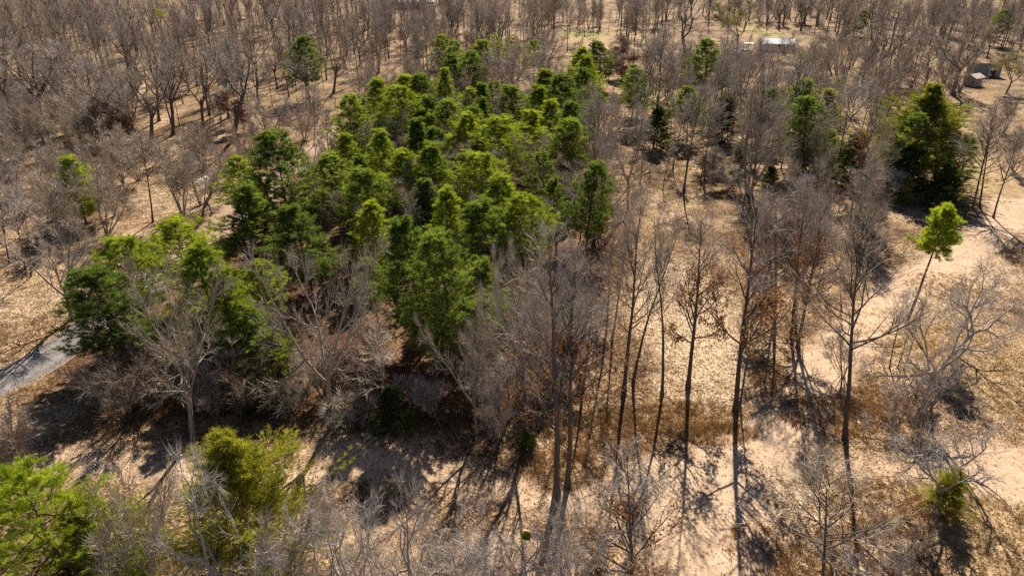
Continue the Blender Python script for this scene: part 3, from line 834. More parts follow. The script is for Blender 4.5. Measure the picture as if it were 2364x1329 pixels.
# ------------------------------------------------------------------ pines and cedars: crown-top pixel, height, crown width in pixels
PIN = 'pines of the crowded pine stand'
pines = [
 # tx, ty, h, w, proto, label
 (150, 358, 8.5, 140, 'pine2', 'bright conical pine alone among pale saplings near a thin rust tree', 'lone evergreens'),
 (688, 85, 12.5, 75, 'pine3', 'tall pine with clear trunk standing apart in the bare wood', 'lone evergreens'),
 (540, 366, 8.5, 85, 'pine4', 'small bright pine tucked at the shoulder of a taller pine', PIN),
 (640, 322, 12.5, 140, 'pine1', 'tallest round-topped pine at the roadside end of the stand', PIN),
 (548, 425, 9.6, 160, 'pine0', 'broad pine below the two pointed ones, dark trunk showing beneath', PIN),
 (690, 468, 9.5, 135, 'pine0', 'round pine with short visible trunk above the bushy round bare tree', PIN),
 (395, 508, 8.5, 150, 'pine4', 'broad yellow-green pine behind the roadside row, beside pale road verge', PIN),
 (275, 552, 9.5, 150, 'pine2', 'rounded olive-green pine second in the roadside row', PIN),
 (455, 568, 9.0, 130, 'pine4', 'tufted bright pine between the roadside row and bare thicket', PIN),
 (212, 622, 9.2, 140, 'pine1', 'dark tall pine beside the gravel road, first in the roadside row', PIN),
 (505, 640, 9.0, 120, 'pine2', 'yellow-green pine partly hidden by the pale spreading bare tree', PIN),
 (598, 592, 7.5, 85, 'pine2', 'small bright pine wedged between two wide bare trees', PIN),
 (560, 700, 7.0, 120, 'pine0', 'low shaded pine between the pale bare tree and the bushy one', PIN),
 (800, 222, 12.0, 85, 'pine3', 'tall pine at the edge of the stand facing the old wood', PIN),
 (795, 308, 9.0, 65, 'pine4', 'narrow pointed pine under the tall edge pine', PIN),
 (778, 348, 10.0, 120, 'pine1', 'full pine beside the narrow pointed one, above a bare hollow', PIN),
 (826, 358, 8.0, 70, 'pine2', 'small leaning-topped pine against a fuller pine', PIN),
 (912, 340, 10.0, 100, 'pine4', 'bright cone-topped pine, first of a pair in mid stand', PIN),
 (1000, 330, 10.5, 105, 'pine2', 'bright cone-topped pine, second of the pair in mid stand', PIN),
 (870, 183, 10.0, 110, 'pine4', 'rounded golden pine on the back corner of the stand', PIN),
 (918, 205, 11.0, 115, 'pine1', 'dark full pine just inside the back corner', PIN),
 (940, 178, 10.0, 75, 'pine4', 'small pine crest in the back row between rounded crowns', PIN),
 (980, 176, 10.0, 80, 'pine1', 'back-row pine beside the sharply pointed one', PIN),
 (1026, 163, 10.5, 62, 'pine2', 'sharply pointed narrow pine rising in the back row', PIN),
 (975, 222, 9.5, 95, 'pine0', 'pine in the second row below the pointed back-row pine', PIN),
 (842, 238, 9.5, 90, 'pine0', 'shaded pine under the rounded golden corner pine', PIN),
 (1018, 88, 11.0, 55, 'pine3', 'slender pine starting the far row behind the stand', 'pines of the far row'),
 (1050, 88, 11.5, 50, 'pine5', 'pointed pine second in the far row behind the stand', 'pines of the far row'),
 (1078, 118, 10.5, 62, 'pine3', 'pine with bare lower trunk at the end of the far row', 'pines of the far row'),
 (1040, 122, 10.0, 60, 'pine0', 'lower pine tucked in front of the far row', 'pines of the far row'),
 (1106, 93, 10.5, 55, 'pine1', 'greyish pine just past the far row', 'pines of the far row'),
 (1150, 84, 10.5, 62, 'pine_sparse', 'thin greyed pine near the pale clearing behind the stand', 'pines of the far row'),
 (1182, 78, 10.5, 66, 'pine_sparse', 'thin greyed pine next to the bright pair by the far drive', 'pines of the far row'),
 (1232, 86, 10.5, 62, 'pine5', 'pine with two soft crests by the far drive', 'pines of the far row'),
 (1112, 192, 10.0, 100, 'pine4', 'golden crowned pine in the middle of the back row', PIN),
 (1146, 186, 10.0, 80, 'pine5', 'sparser pine beside a pale bare tree in the back row', PIN),
 (1092, 232, 10.5, 115, 'pine0', 'full pine below the golden back-row pine', PIN),
 (1182, 192, 10.0, 90, 'pine1', 'pine behind the pale bare tree in the stand', PIN),
 (1262, 158, 11.0, 105, 'pine4', 'tall golden pine at the far corner of the stand', PIN),
 (1248, 195, 10.5, 90, 'pine2', 'yellowish pine directly in front of the far corner pine', PIN),
 (1312, 180, 11.0, 120, 'pine1', 'big dark round pine on the stand edge toward the bare wood', PIN),
 (1328, 238, 10.5, 100, 'pine0', 'pine under the big dark round one on the stand edge', PIN),
 (1222, 248, 10.5, 135, 'pine2', 'broad pine in the heart of the stand', PIN),
 (1148, 272, 11.0, 125, 'pine0', 'broad olive pine beside the heart pine', PIN),
 (1292, 275, 10.0, 100, 'pine1', 'shaded pine between the heart pine and the stand edge', PIN),
 (1062, 262, 10.5, 95, 'pine4', 'pointed golden pine near the middle of the stand', PIN),
 (1090, 300, 9.5, 90, 'pine1', 'dark pine below the pointed golden one', PIN),
 (952, 272, 10.5, 115, 'pine4', 'golden pine above the bright cone-topped pair', PIN),
 (1006, 290, 9.5, 100, 'pine0', 'pine filling the gap between golden crowns', PIN),
 (888, 298, 10.0, 100, 'pine2', 'pine beside the pair facing the road', PIN),
 (1020, 232, 9.5, 80, 'pine1', 'shadowed pine in the second row near the brown bare gap', PIN),
 (1332, 108, 10.5, 85, 'pine4', 'golden-tipped pine beside the far sandy drive', 'pines by the far drive'),
 (1392, 98, 10.0, 65, 'pine1', 'small dark round pine on a short trunk by the far drive', 'pines by the far drive'),
 (1358, 132, 10.0, 90, 'pine2', 'broad pine below the golden-tipped drive pine', 'pines by the far drive'),
 (1338, 160, 9.5, 80, 'pine0', 'dark pine joining the drive pines to the stand', 'pines by the far drive'),
 (1112, 362, 10.0, 95, 'pine0', 'blue-green cone-topped pine behind the front rank', PIN),
 (1032, 436, 10.5, 78, 'pine4', 'narrow bright pine with pointed top in the front rank', PIN),
 (1152, 412, 10.5, 120, 'pine2', 'bright wide pine in the front rank', PIN),
 (1222, 448, 10.0, 105, 'pine4', 'tufted pine at the end of the front rank above the pale bare tree', PIN),
 (1120, 470, 10.0, 130, 'pine0', 'dark full pine in the middle of the front rank', PIN),
 (1290, 408, 9.0, 62, 'pine0', 'narrow shaded pine next to the upright edge pine', PIN),
 (1262, 345, 9.0, 90, 'pine5', 'thin pine beside the rounded grey bare tree', PIN),
 (1366, 378, 10.6, 88, 'pine1', 'upright dense pine standing forward at the stand edge on a dark trunk', PIN),
 (852, 468, 8.5, 95, 'pine4', 'small pine with double top in the bare hollow', PIN),
 (962, 506, 12.0, 140, 'pine0', 'tall dark pine behind the foremost pine', PIN),
 (1040, 542, 12.5, 150, 'pine1', 'foremost tall pine with drooping side boughs above deep shade', PIN),
 (1095, 600, 9.0, 120, 'pine0', 'low side pine spreading from the foremost pine', PIN),
 (1470, 150, 9.0, 45, 'pine3', 'slender pine beside rusty saplings by the far drive', 'evergreens in the bare wood'),
 (1642, 98, 12.0, 75, 'pine3', 'dark high-crowned pine beside the gnarled oak and the house yard', 'evergreens in the bare wood'),
 (1690, 150, 8.0, 45, 'pine_sparse', 'thin-crowned leaning pine in front of the yard clutter', 'evergreens in the bare wood'),
 (1990, 22, 8.0, 50, 'pine1', 'dark pine far behind the yards', 'evergreens in the bare wood'),
 (2320, 22, 10.0, 75, 'pine3', 'dark pine behind the grey shed', 'evergreens in the bare wood'),
 (2178, 478, 11.3, 72, 'pine_solo', 'lollipop pine with a long bare trunk on the open ground', 'lone evergreens'),
 (60, 1092, 9.5, 330, 'pine_big', 'huge bright yellow-green pine filling the lower corner of the view', 'lone evergreens'),
 (2165, 195, 13.5, 230, 'cedar_big', 'massive golden-green cedar with dark base on the open ground', 'cedars'),
 (2135, 255, 11.0, 85, 'pine5', 'open pine pressed against the massive cedar', 'evergreens in the bare wood'),
 (2092, 280, 8.0, 80, 'cedar1', 'golden cedar on the sunny flank of the massive cedar', 'cedars'),
 (2205, 262, 9.5, 95, 'cedar0', 'olive cedar shoulder to shoulder with the massive cedar', 'cedars'),
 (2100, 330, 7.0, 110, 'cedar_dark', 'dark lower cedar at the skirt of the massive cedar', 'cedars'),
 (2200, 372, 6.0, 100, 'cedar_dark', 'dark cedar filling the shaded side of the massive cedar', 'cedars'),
 (2232, 300, 9.0, 110, 'pine5', 'thin leaning pine against the massive cedar', 'evergreens in the bare wood'),
 (2112, 210, 8.0, 70, 'pine_sparse', 'small open pine behind the massive cedar', 'evergreens in the bare wood'),
 (525, 985, 9.8, 310, 'cedar_big', 'feathery olive cedar behind a pale bare tree', 'cedars'),
 (190, 1158, 7.0, 170, 'cedar1', 'dark olive cedar beside the huge bright pine', 'cedars'),
 (1880, 232, 11.0, 95, 'pine3', 'dark pine in the thicket below the white roof', 'evergreens in the bare wood'),
 (1915, 205, 9.5, 100, 'cedar1', 'olive cedar behind the dark thicket pine', 'cedars'),
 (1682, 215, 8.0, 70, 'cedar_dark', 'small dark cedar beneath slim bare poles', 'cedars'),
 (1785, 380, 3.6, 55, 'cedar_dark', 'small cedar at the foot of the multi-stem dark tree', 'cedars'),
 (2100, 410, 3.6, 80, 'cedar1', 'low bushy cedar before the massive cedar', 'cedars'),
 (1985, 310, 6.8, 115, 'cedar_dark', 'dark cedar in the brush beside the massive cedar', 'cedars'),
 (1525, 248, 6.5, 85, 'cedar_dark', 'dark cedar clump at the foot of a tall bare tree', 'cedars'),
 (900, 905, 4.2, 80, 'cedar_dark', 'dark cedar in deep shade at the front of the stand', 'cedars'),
 (660, 880, 2.6, 75, 'shrub1', 'wispy green shrub under the bushy bare tree', 'green shrubs'),
 (805, 915, 2.4, 85, 'shrub1', 'wispy sunlit green shrub on the leaf bank', 'green shrubs'),
 (2205, 1095, 3.2, 95, 'cedar1', 'green cedar bush growing under a pale bare tree', 'cedars'),
 (1215, 985, 1.6, 40, 'cedar1', 'tiny yellow-green cedar seedling beside a pale log', 'cedars'),
 (470, 712, 6.5, 120, 'pine0', 'shaded pine deep behind the pale spreading bare tree', PIN),
 (610, 770, 5.5, 100, 'pine0', 'low dark pine beside the bushy round bare tree', PIN),
 (585, 850, 4.0, 80, 'cedar_dark', 'dark cedar in shade beside the bushy round bare tree', 'cedars'),
 (860, 600, 7.5, 110, 'pine5', 'half-hidden pine behind the bushy round bare tree', PIN),
 (1480, 160, 10.0, 65, 'pine3', 'dark pine near the lofty bare tree', 'evergreens in the bare wood'),
 (1600, 200, 9.0, 65, 'pine3', 'dark narrow pine among slim poles', 'evergreens in the bare wood'),
 (1775, 205, 9.0, 90, 'pine3', 'tall dark pine below the white-roofed house', 'evergreens in the bare wood'),
 (1845, 185, 10.0, 100, 'pine1', 'dark pine in the thicket beneath the white-roofed house', 'evergreens in the bare wood'),
 (1935, 180, 8.0, 75, 'pine_sparse', 'open yellowish pine at the edge of the yard', 'evergreens in the bare wood'),
 (1925, 292, 6.0, 80, 'cedar1', 'bright olive cedar in the middle of the thicket', 'cedars'),
 (1720, 330, 4.0, 60, 'shrub0', 'leafy green shrub behind the dark multi-stem tree', 'green shrubs'),
 (1640, 350, 3.5, 55, 'shrub1', 'thin green shrub on the leafy slope', 'green shrubs'),
 (1870, 330, 4.5, 80, 'shrub0', 'leafy dark green shrub below the olive thicket cedar', 'green shrubs'),
 (1690, 395, 3.0, 60, 'shrub1', 'pale green shrub near the multi-stem tree', 'green shrubs'),
 (2040, 395, 3.5, 80, 'shrub1', 'pale green shrub near the low bushy cedar', 'green shrubs'),
 (2352, 128, 8.0, 80, 'yellowbud0', 'olive-tinged tree beside the grey shed', 'evergreens in the bare wood'),
 (1290, 700, 6.0, 70, 'pine_sparse', 'thin pine hidden inside the pale bare clump', PIN),
]
for tx, ty, h, w, pn, lab, grp in pines:
    x, y = at(tx, ty, h)
    r = px_size(y, h * .6, w) * (.56 if pn[:5] in ('cedar', 'pine_') else .62)
    ced = pn.startswith('cedar')
    if pn in ('pine0', 'pine1', 'pine2', 'pine4') and grp == PIN and lab.find('foremost') < 0 and lab.find('upright') < 0:
        pn = {0: 'pine6', 1: 'pine7'}.get(int(rng.integers(0, 6)), pn)
        r *= rng.uniform(.82, 1.18)
    shr = pn.startswith('shrub')
    bud = pn.startswith('yellow')
    place(pn, x, y, h * rng.uniform(.96, 1.05), r, (rng.normal() * .035, rng.normal() * .035), 'cedar_tree' if ced else 'shrub' if shr else 'bare_tree' if bud else 'pine_tree', lab, 'cedar' if ced else 'shrub' if shr else 'tree' if bud else 'pine', grp)

# pines in the middle of the stand of which only bits of crown show
listed = np.array([at(p[0], p[1], p[2]) for p in pines])
g = np.random.default_rng(91)
stand = [(770, 350), (850, 200), (1000, 190), (1250, 175), (1335, 200), (1345, 300), (1290, 340), (1270, 480), (1130, 500), (1000, 470), (940, 410), (800, 400)]
for j in range(40):
    for i in range(40):
        q = np.array([-45 + (i + .5 * (j % 2)) * 7.4, 55 + j * 7.4]) + g.uniform(-1, 1, 2)
        px, py = project(np.array([q[0], q[1], 9.0]))
        if not inside(px, py, stand) or np.min(np.linalg.norm(listed - q, axis=1)) < 3.2: continue
        hh = g.uniform(6.5, 10)
        place(str(g.choice(['pine0', 'pine1', 'pine4', 'pine2'])), q[0], q[1], hh, g.uniform(2.4, 3.4), (g.normal() * .02, g.normal() * .02), 'pine_tree', 'green pine hemmed in by taller pines inside the stand', 'pine', 'inner pines of the stand')

# ------------------------------------------------------------------ bare trees one can pick out: base pixel, top pixel, crown width
BT = 'bare trees on the leaf-strewn ground'
OW = 'old oaks of the bare wood'
bares = [
 (447, 1015, 395, 620, 340, 'round0', 'pale wide-spreading bare tree in front of the roadside pines', BT),
 (765, 985, 745, 560, 320, 'round1', 'bushy round bare tree with dense twigs before the pine stand', BT),
 (1285, 1145, 1290, 520, 270, 'leafy0', 'great pale bare tree with thick trunk and ivy-brown skirt', BT),
 (1310, 1120, 1345, 560, 190, 'tall1', 'second stem beside the thick-trunked pale tree', BT),
 (1100, 1000, 1085, 690, 190, 'round0', 'bare tree in the shade of the foremost pine', BT),
 (1440, 905, 1490, 440, 150, 'tall0', 'tall forked bare tree at the edge of the open leaf ground', BT),
 (1462, 880, 1535, 480, 90, 'slim0', 'slim stem close beside the tall forked bare tree', BT),
 (1395, 800, 1440, 470, 60, 'slim1', 'pale leaning pole behind the tall forked tree', BT),
 (1412, 790, 1478, 470, 70, 'slim1', 'pale leaning pole, twin of the one at the pine edge', BT),
 (1528, 912, 1560, 480, 90, 'slim2', 'thin straight dark tree alone on the open leaf ground', BT),
 (1588, 895, 1625, 470, 165, 'leafy1', 'dense-topped tree with bare lower trunk on open leaf ground', BT),
 (1698, 948, 1735, 440, 250, 'leafy0', 'tall tree with brown leaves on low limbs and forked shadow', BT),
 (1708, 935, 1755, 660, 100, 'slim0', 'slender stem leaning out from the tall brown-leaved tree', BT),
 (1788, 765, 1800, 440, 160, 'leafy2', 'brown-leaved tree at the start of the crowded clump', 'trees of the crowded clump'),
 (1828, 775, 1850, 400, 170, 'tall1', 'tallest tree of the crowded clump', 'trees of the crowded clump'),
 (1842, 800, 1895, 470, 140, 'leafy2', 'leaning brown-leaved tree of the crowded clump', 'trees of the crowded clump'),
 (1835, 745, 1870, 380, 190, 'round1', 'fine-twigged broad tree at the back of the crowded clump', 'trees of the crowded clump'),
 (1790, 730, 1760, 470, 130, 'leafy1', 'rust-leaved tree behind the crowded clump', 'trees of the crowded clump'),
 (1950, 1014, 2005, 480, 290, 'tall2', 'tall bare tree with wide fan of limbs standing by the sandy track', BT),
 (1945, 870, 1935, 760, 90, 'brush0', 'grey brush at the foot of the fan-limbed tree', 'brush on the open ground'),
 (2122, 955, 2245, 590, 220, 'gnarl0', 'bare tree leaning outward beyond the lollipop pine', BT),
 (2204, 815, 2350, 600, 200, 'gnarl1', 'strongly leaning bare tree over the dry grass', BT),
 (2053, 850, 2082, 680, 60, 'slim0', 'thin upright stem in the small trio near the lollipop pine', BT),
 (2072, 850, 2110, 720, 50, 'slim2', 'thin curved stem in the small trio near the lollipop pine', BT),
 (2085, 855, 2145, 700, 60, 'slim1', 'outer leaning stem of the small trio', BT),
 (2150, 985, 2185, 800, 170, 'gnarl2', 'low forked bare tree near the leaning tree', BT),
 (2245, 482, 2310, 230, 130, 'tall0', 'tree with paired dark trunks by the bright sand', BT),
 (2262, 478, 2290, 250, 100, 'tall3', 'companion trunk behind the paired dark trunk', BT),
 (2293, 502, 2355, 290, 120, 'tall1', 'dark leaning tree at the edge of the bright sand', BT),
 (1455, 1420, 1470, 1030, 270, 'leafy0', 'young tree with curled brown leaves over pale sand', 'trees along the near edge'),
 (1900, 1440, 1905, 1065, 320, 'tall2', 'open-crowned bare tree rising from the near edge', 'trees along the near edge'),
 (2000, 1400, 2010, 1180, 240, 'gnarl1', 'low pale bare tree beside the open-crowned one', 'trees along the near edge'),
 (2158, 1195, 2225, 965, 300, 'gnarl2', 'pale crooked tree with a yellow mistletoe clump', BT),
 (960, 1450, 985, 1110, 330, 'gnarl0', 'gnarled white-barked oak at the near edge', 'trees along the near edge'),
 (1190, 1470, 1195, 1165, 330, 'gnarl1', 'gnarled low oak with twisting limbs at the near edge', 'trees along the near edge'),
 (800, 1440, 800, 1120, 220, 'gnarl2', 'fine grey bare tree before the shaded sand', 'trees along the near edge'),
 (1330, 1480, 1320, 1200, 200, 'gnarl2', 'small twisted oak between the gnarled oak and the young tree', 'trees along the near edge'),
 (715, 1440, 735, 1195, 240, 'gnarl1', 'pale tangled tree next to the feathery cedar shadow', 'trees along the near edge'),
 (1075, 1450, 1085, 1185, 260, 'gnarl2', 'pale tangled tree between the two gnarled oaks', 'trees along the near edge'),
 (885, 1470, 880, 1225, 260, 'gnarl1', 'low pale tangled tree before the white-barked oak', 'trees along the near edge'),
 (330, 1400, 310, 1108, 190, 'brush0', 'grey many-stemmed clump beside the dark olive cedar', 'trees along the near edge'),
 (520, 1420, 480, 1050, 260, 'gnarl0', 'pale bare tree standing in front of the feathery cedar', 'trees along the near edge'),
 (640, 1400, 690, 1120, 180, 'clump1', 'dark thin stems against the feathery cedar', 'trees along the near edge'),
 (165, 735, 120, 495, 260, 'round0', 'bare tree with low spreading limbs beside the road', 'trees beside the road'),
 (353, 512, 330, 290, 110, 'tall3', 'dark slim forked tree in the dry verge', 'trees beside the road'),
 (425, 508, 405, 320, 140, 'clump0', 'many-stemmed pale tree with a green tinge in the verge', 'trees beside the road'),
 (470, 470, 470, 350, 150, 'brush1', 'pale brush thicket behind the verge tree', 'trees beside the road'),
 (60, 625, 25, 430, 110, 'tall1', 'dark trunk casting long stripes on the verge', 'trees beside the road'),
 (72, 640, 70, 450, 90, 'slim0', 'thin trunk beside the dark striping trunk', 'trees beside the road'),
 (10, 540, -20, 330, 120, 'tall0', 'trunk at the very edge of the verge', 'trees beside the road'),
 (22, 610, -10, 430, 90, 'tall3', 'slim dark trunk among the striping trunks', 'trees beside the road'),
 (112, 575, 95, 420, 80, 'slim2', 'thin dark trunk upslope of the striping trunks', 'trees beside the road'),
 (-45, 650, -90, 470, 120, 'tall2', 'dark trunk just outside the striping trunks', 'trees beside the road'),
 (248, 545, 235, 400, 110, 'clump1', 'pale-stemmed young tree beside the lone bright pine', 'trees beside the road'),
 (40, 1040, 25, 945, 130, 'brush1', 'dark brush at the road corner', 'brush on the open ground'),
 (30, 1130, 10, 960, 150, 'brush2', 'thin dark brush above the huge bright pine', 'brush on the open ground'),
 (945, 520, 940, 385, 150, 'round1', 'purplish bare tree in the hollow between pines', 'bare trees inside the pine stand'),
 (1235, 480, 1230, 310, 170, 'round0', 'rounded grey bare tree inside the stand edge', 'bare trees inside the pine stand'),
 (960, 560, 955, 430, 130, 'round0', 'silvery bare tree above the small double-topped pine', 'bare trees inside the pine stand'),
 (870, 420, 870, 300, 110, 'round1', 'brown bare tree beside the roadward pines', 'bare trees inside the pine stand'),
 (1010, 350, 1040, 235, 110, 'round1', 'mauve bare tree in the middle gap', 'bare trees inside the pine stand'),
 (1160, 350, 1165, 215, 80, 'slim1', 'silver-white slim bare tree in the back row', 'bare trees inside the pine stand'),
 (1195, 240, 1195, 100, 110, 'tall2', 'greenish-grey bare tree between far pines', 'bare trees inside the pine stand'),
 (1115, 240, 1130, 115, 80, 'leafy1', 'rusty bare tree between far pines', 'bare trees inside the pine stand'),
 (1240, 250, 1265, 110, 80, 'tall1', 'grey bare tree in front of the far drive', 'bare trees inside the pine stand'),
 (960, 240, 955, 110, 100, 'clump0', 'silvery spreading bare tree behind the back corner', 'bare trees inside the pine stand'),
 (1395, 520, 1400, 330, 120, 'round1', 'brown fine-twigged tree behind the upright edge pine', 'bare trees at the stand edge'),
 (1450, 480, 1450, 250, 130, 'round1', 'broad fine-twigged tree at the stand edge', 'bare trees at the stand edge'),
 (1380, 420, 1375, 210, 100, 'tall1', 'bare tree rising behind the big dark round pine', 'bare trees at the stand edge'),
 (1345, 900, 1390, 580, 150, 'tall3', 'grey bare tree between the great pale tree and the poles', 'bare trees at the stand edge'),
 (1215, 1010, 1215, 560, 190, 'round0', 'silver-tipped bare tree in front of the pines', 'bare trees at the stand edge'),
 (1180, 960, 1150, 700, 170, 'round1', 'shaded bare tree left of the silver-tipped one', 'bare trees at the stand edge'),
 (1250, 890, 1270, 620, 150, 'clump1', 'fine bare clump behind the silver-tipped tree', 'bare trees at the stand edge'),
 (900, 1000, 880, 780, 130, 'slim1', 'slim bare tree in the deep shade', 'bare trees at the stand edge'),
 (640, 880, 660, 700, 140, 'brush2', 'dark brush beneath the bushy round tree', 'bare trees at the stand edge'),
 (300, 980, 280, 830, 200, 'brush2', 'dark brush in the shade of the pale spreading tree', 'bare trees at the stand edge'),
 (560, 960, 560, 820, 180, 'brush2', 'dark brush beside the pale spreading tree', 'bare trees at the stand edge'),
 (1578, 445, 1615, 190, 90, 'tall3', 'tall straight dark pole on the leafy slope', 'tall poles on the leafy slope'),
 (1625, 400, 1650, 215, 80, 'slim0', 'thin dark pole beside the straight one', 'tall poles on the leafy slope'),
 (1510, 330, 1535, 60, 120, 'tall0', 'lofty bare tree with thick lower trunk above the slope', 'tall poles on the leafy slope'),
 (1530, 440, 1545, 330, 40, 'slim2', 'short thin pole on the leafy slope', 'tall poles on the leafy slope'),
 (1480, 400, 1500, 250, 60, 'slim0', 'thin pole at the stand end of the slope', 'tall poles on the leafy slope'),
 (1725, 448, 1755, 190, 150, 'clump1', 'dark multi-stem tree with crowded upright trunks', 'tall poles on the leafy slope'),
 (1735, 445, 1780, 170, 120, 'tall1', 'thin leaning trunk rising from the dark multi-stem tree', 'tall poles on the leafy slope'),
 (1830, 345, 1850, 120, 170, 'tall2', 'grey-crowned tree before the white roof', 'bare trees near the house yard'),
 (1930, 425, 1960, 190, 150, 'tall3', 'pale bare tree above the brush near the massive cedar', 'bare trees near the house yard'),
 (1915, 420, 1900, 260, 110, 'slim1', 'slim pale tree beside the dark thicket pine', 'bare trees near the house yard'),
 (2035, 190, 2055, 45, 190, 'oak2', 'many-limbed bare oak on the yard edge', 'bare trees near the house yard'),
 (2060, 190, 2090, 60, 130, 'tall1', 'leaning tree next to the many-limbed oak', 'bare trees near the house yard'),
 (2135, 205, 2150, 70, 110, 'tall0', 'tree between the many-limbed oak and the sheds', 'bare trees near the house yard'),
 (2200, 220, 2225, 60, 150, 'oak1', 'dark forked tree in front of the sheds', 'bare trees near the house yard'),
 (2255, 232, 2278, 160, 20, 'slim2', 'thin leaning pole beside the small shed', 'bare trees near the house yard'),
 (1578, 165, 1592, 5, 140, 'oak3', 'black gnarled oak with heavy horizontal limbs by the yard', 'bare trees near the house yard'),
 (1700, 120, 1715, 10, 120, 'yellowbud0', 'yellowish budding tree beside the yard clutter', 'bare trees near the house yard'),
 (1920, 175, 1890, 95, 110, 'yellowbud0', 'olive-tinged tree beside the white roof', 'bare trees near the house yard'),
 (1768, 138, 1766, 107, 70, 'brush1', 'grey brush hiding the foot of the white-roofed house', 'brush before the house'),
 (1800, 142, 1802, 108, 80, 'brush1', 'brown brush hiding the wall of the white-roofed house', 'brush before the house'),
 (1828, 145, 1832, 100, 70, 'clump1', 'thin grey tree crossing the end of the white roof', 'brush before the house'),
 (1752, 150, 1756, 92, 60, 'tall1', 'bare tree at the carport end of the white roof', 'brush before the house'),
 (1812, 170, 1815, 84, 60, 'tall3', 'bare tree standing before the far end of the white roof', 'brush before the house'),
 (1760, 175, 1770, 88, 55, 'tall2', 'thin bare tree crossing the near corner of the white roof', 'brush before the house'),
 (1840, 160, 1846, 78, 80, 'clump1', 'grey-brown tree beside the end wall of the white-roofed house', 'brush before the house'),
 (2255, 952, 2252, 925, 110, 'brush0', 'tangled grey heap of dead twigs on the dry grass', 'brush on the open ground'),
 (1785, 165, 1783, 98, 50, 'slim0', 'thin pole crossing the white roof', 'brush before the house'),
 (1770, 72, 1775, -15, 50, 'tall2', 'twin-trunked tree on the yellow grass behind the house', 'bare trees near the house yard'),
 (1800, 300, 1830, 165, 160, 'leafy1', 'olive and brown tree hiding the house wall', 'bare trees near the house yard'),
 (1310, 118, 1312, 5, 70, 'tall1', 'straight dark tree standing on the far drive', 'bare trees along the far drive'),
 (1345, 100, 1350, -5, 50, 'slim0', 'thin twin tree behind the far drive', 'bare trees along the far drive'),
 (1462, 145, 1475, -10, 60, 'tall3', 'tall twin poles beside the rusty sapling', 'bare trees along the far drive'),
 (1440, 180, 1438, 88, 60, 'rust0', 'rust-leaved sapling by the far drive', 'bare trees along the far drive'),
 (1445, 215, 1445, 130, 60, 'rust0', 'second rust-leaved sapling nearer the stand', 'bare trees along the far drive'),
 (994, 62, 1000, -30, 90, 'oak0', 'dark spreading oak before the distant white house', OW),
 (955, 40, 960, -40, 50, 'tall0', 'dark trunk in front of the distant white house', OW),
 (540, 325, 560, 105, 170, 'oak3', 'wide vase-shaped oak at the front of the bare wood', OW),
 (350, 340, 340, 130, 150, 'oak1', 'heavy-limbed oak with one long low limb at the wood front', OW),
 (312, 348, 285, 165, 70, 'slim0', 'pair-trunk dark pole just ahead of the heavy-limbed oak', OW),
 (300, 345, 270, 160, 60, 'slim2', 'thin dark pole leaning beside the pair-trunk pole', OW),
 (472, 318, 445, 85, 150, 'oak0', 'thick-trunked oak between the vase oak and the heavy-limbed oak', OW),
 (400, 312, 390, 105, 120, 'oak2', 'straight thick oak behind the heavy-limbed one', OW),
 (236, 365, 205, 140, 120, 'tall1', 'tall dark tree at the wood front near the lone bright pine', OW),
 (92, 290, 60, 95, 190, 'oak2', 'dark oak with upswept limbs by the sandy path', OW),
 (170, 245, 178, 105, 140, 'oak3', 'leaning dark oak with crossing limbs by the sandy path', OW),
 (120, 270, 112, 110, 120, 'oak0', 'dark oak between the two path oaks', OW),
 (190, 275, 205, 150, 60, 'slim0', 'slim tree near the leaning path oak', OW),
 (255, 325, 245, 200, 90, 'rust0', 'rust-leaved young tree at the wood front', OW),
 (275, 330, 268, 245, 60, 'rust0', 'small rust-brown bush in tree shadow stripes', OW),
 (545, 300, 540, 205, 90, 'rust0', 'rust-leaved tree at the foot of the vase oak', OW),
 (485, 285, 480, 120, 80, 'tall2', 'straight tree just behind the thick-trunked oak', OW),
 (10, 170, 5, 75, 120, 'oak1', 'dark oak at the edge of the wood', OW),
 (620, 330, 620, 215, 110, 'clump1', 'grey many-stem tree at the wood corner', OW),
 (725, 340, 730, 200, 100, 'tall3', 'slim cluster tree beside the road bend', OW),
 (770, 215, 790, 105, 90, 'oak1', 'forked oak behind the tall edge pine', OW),
]
for bx, by, tx, ty, w, pn, lab, grp in bares:
    x, y, h, ln = base_top(bx, by, tx, ty)
    h = max(h, 1.2)
    ln = max(min(ln, .5), -.5)
    r = px_size(y, h * .7, w) * .5
    lab = lab.replace(' left of ', ' beside ')
    nm = 'shrub' if pn.startswith('brush') else 'bare_tree'
    place(pn, x, y, h / math.cos(math.atan(ln)), r, (ln, rng.normal() * .03), nm, lab, 'shrub' if nm == 'shrub' else 'tree', grp)

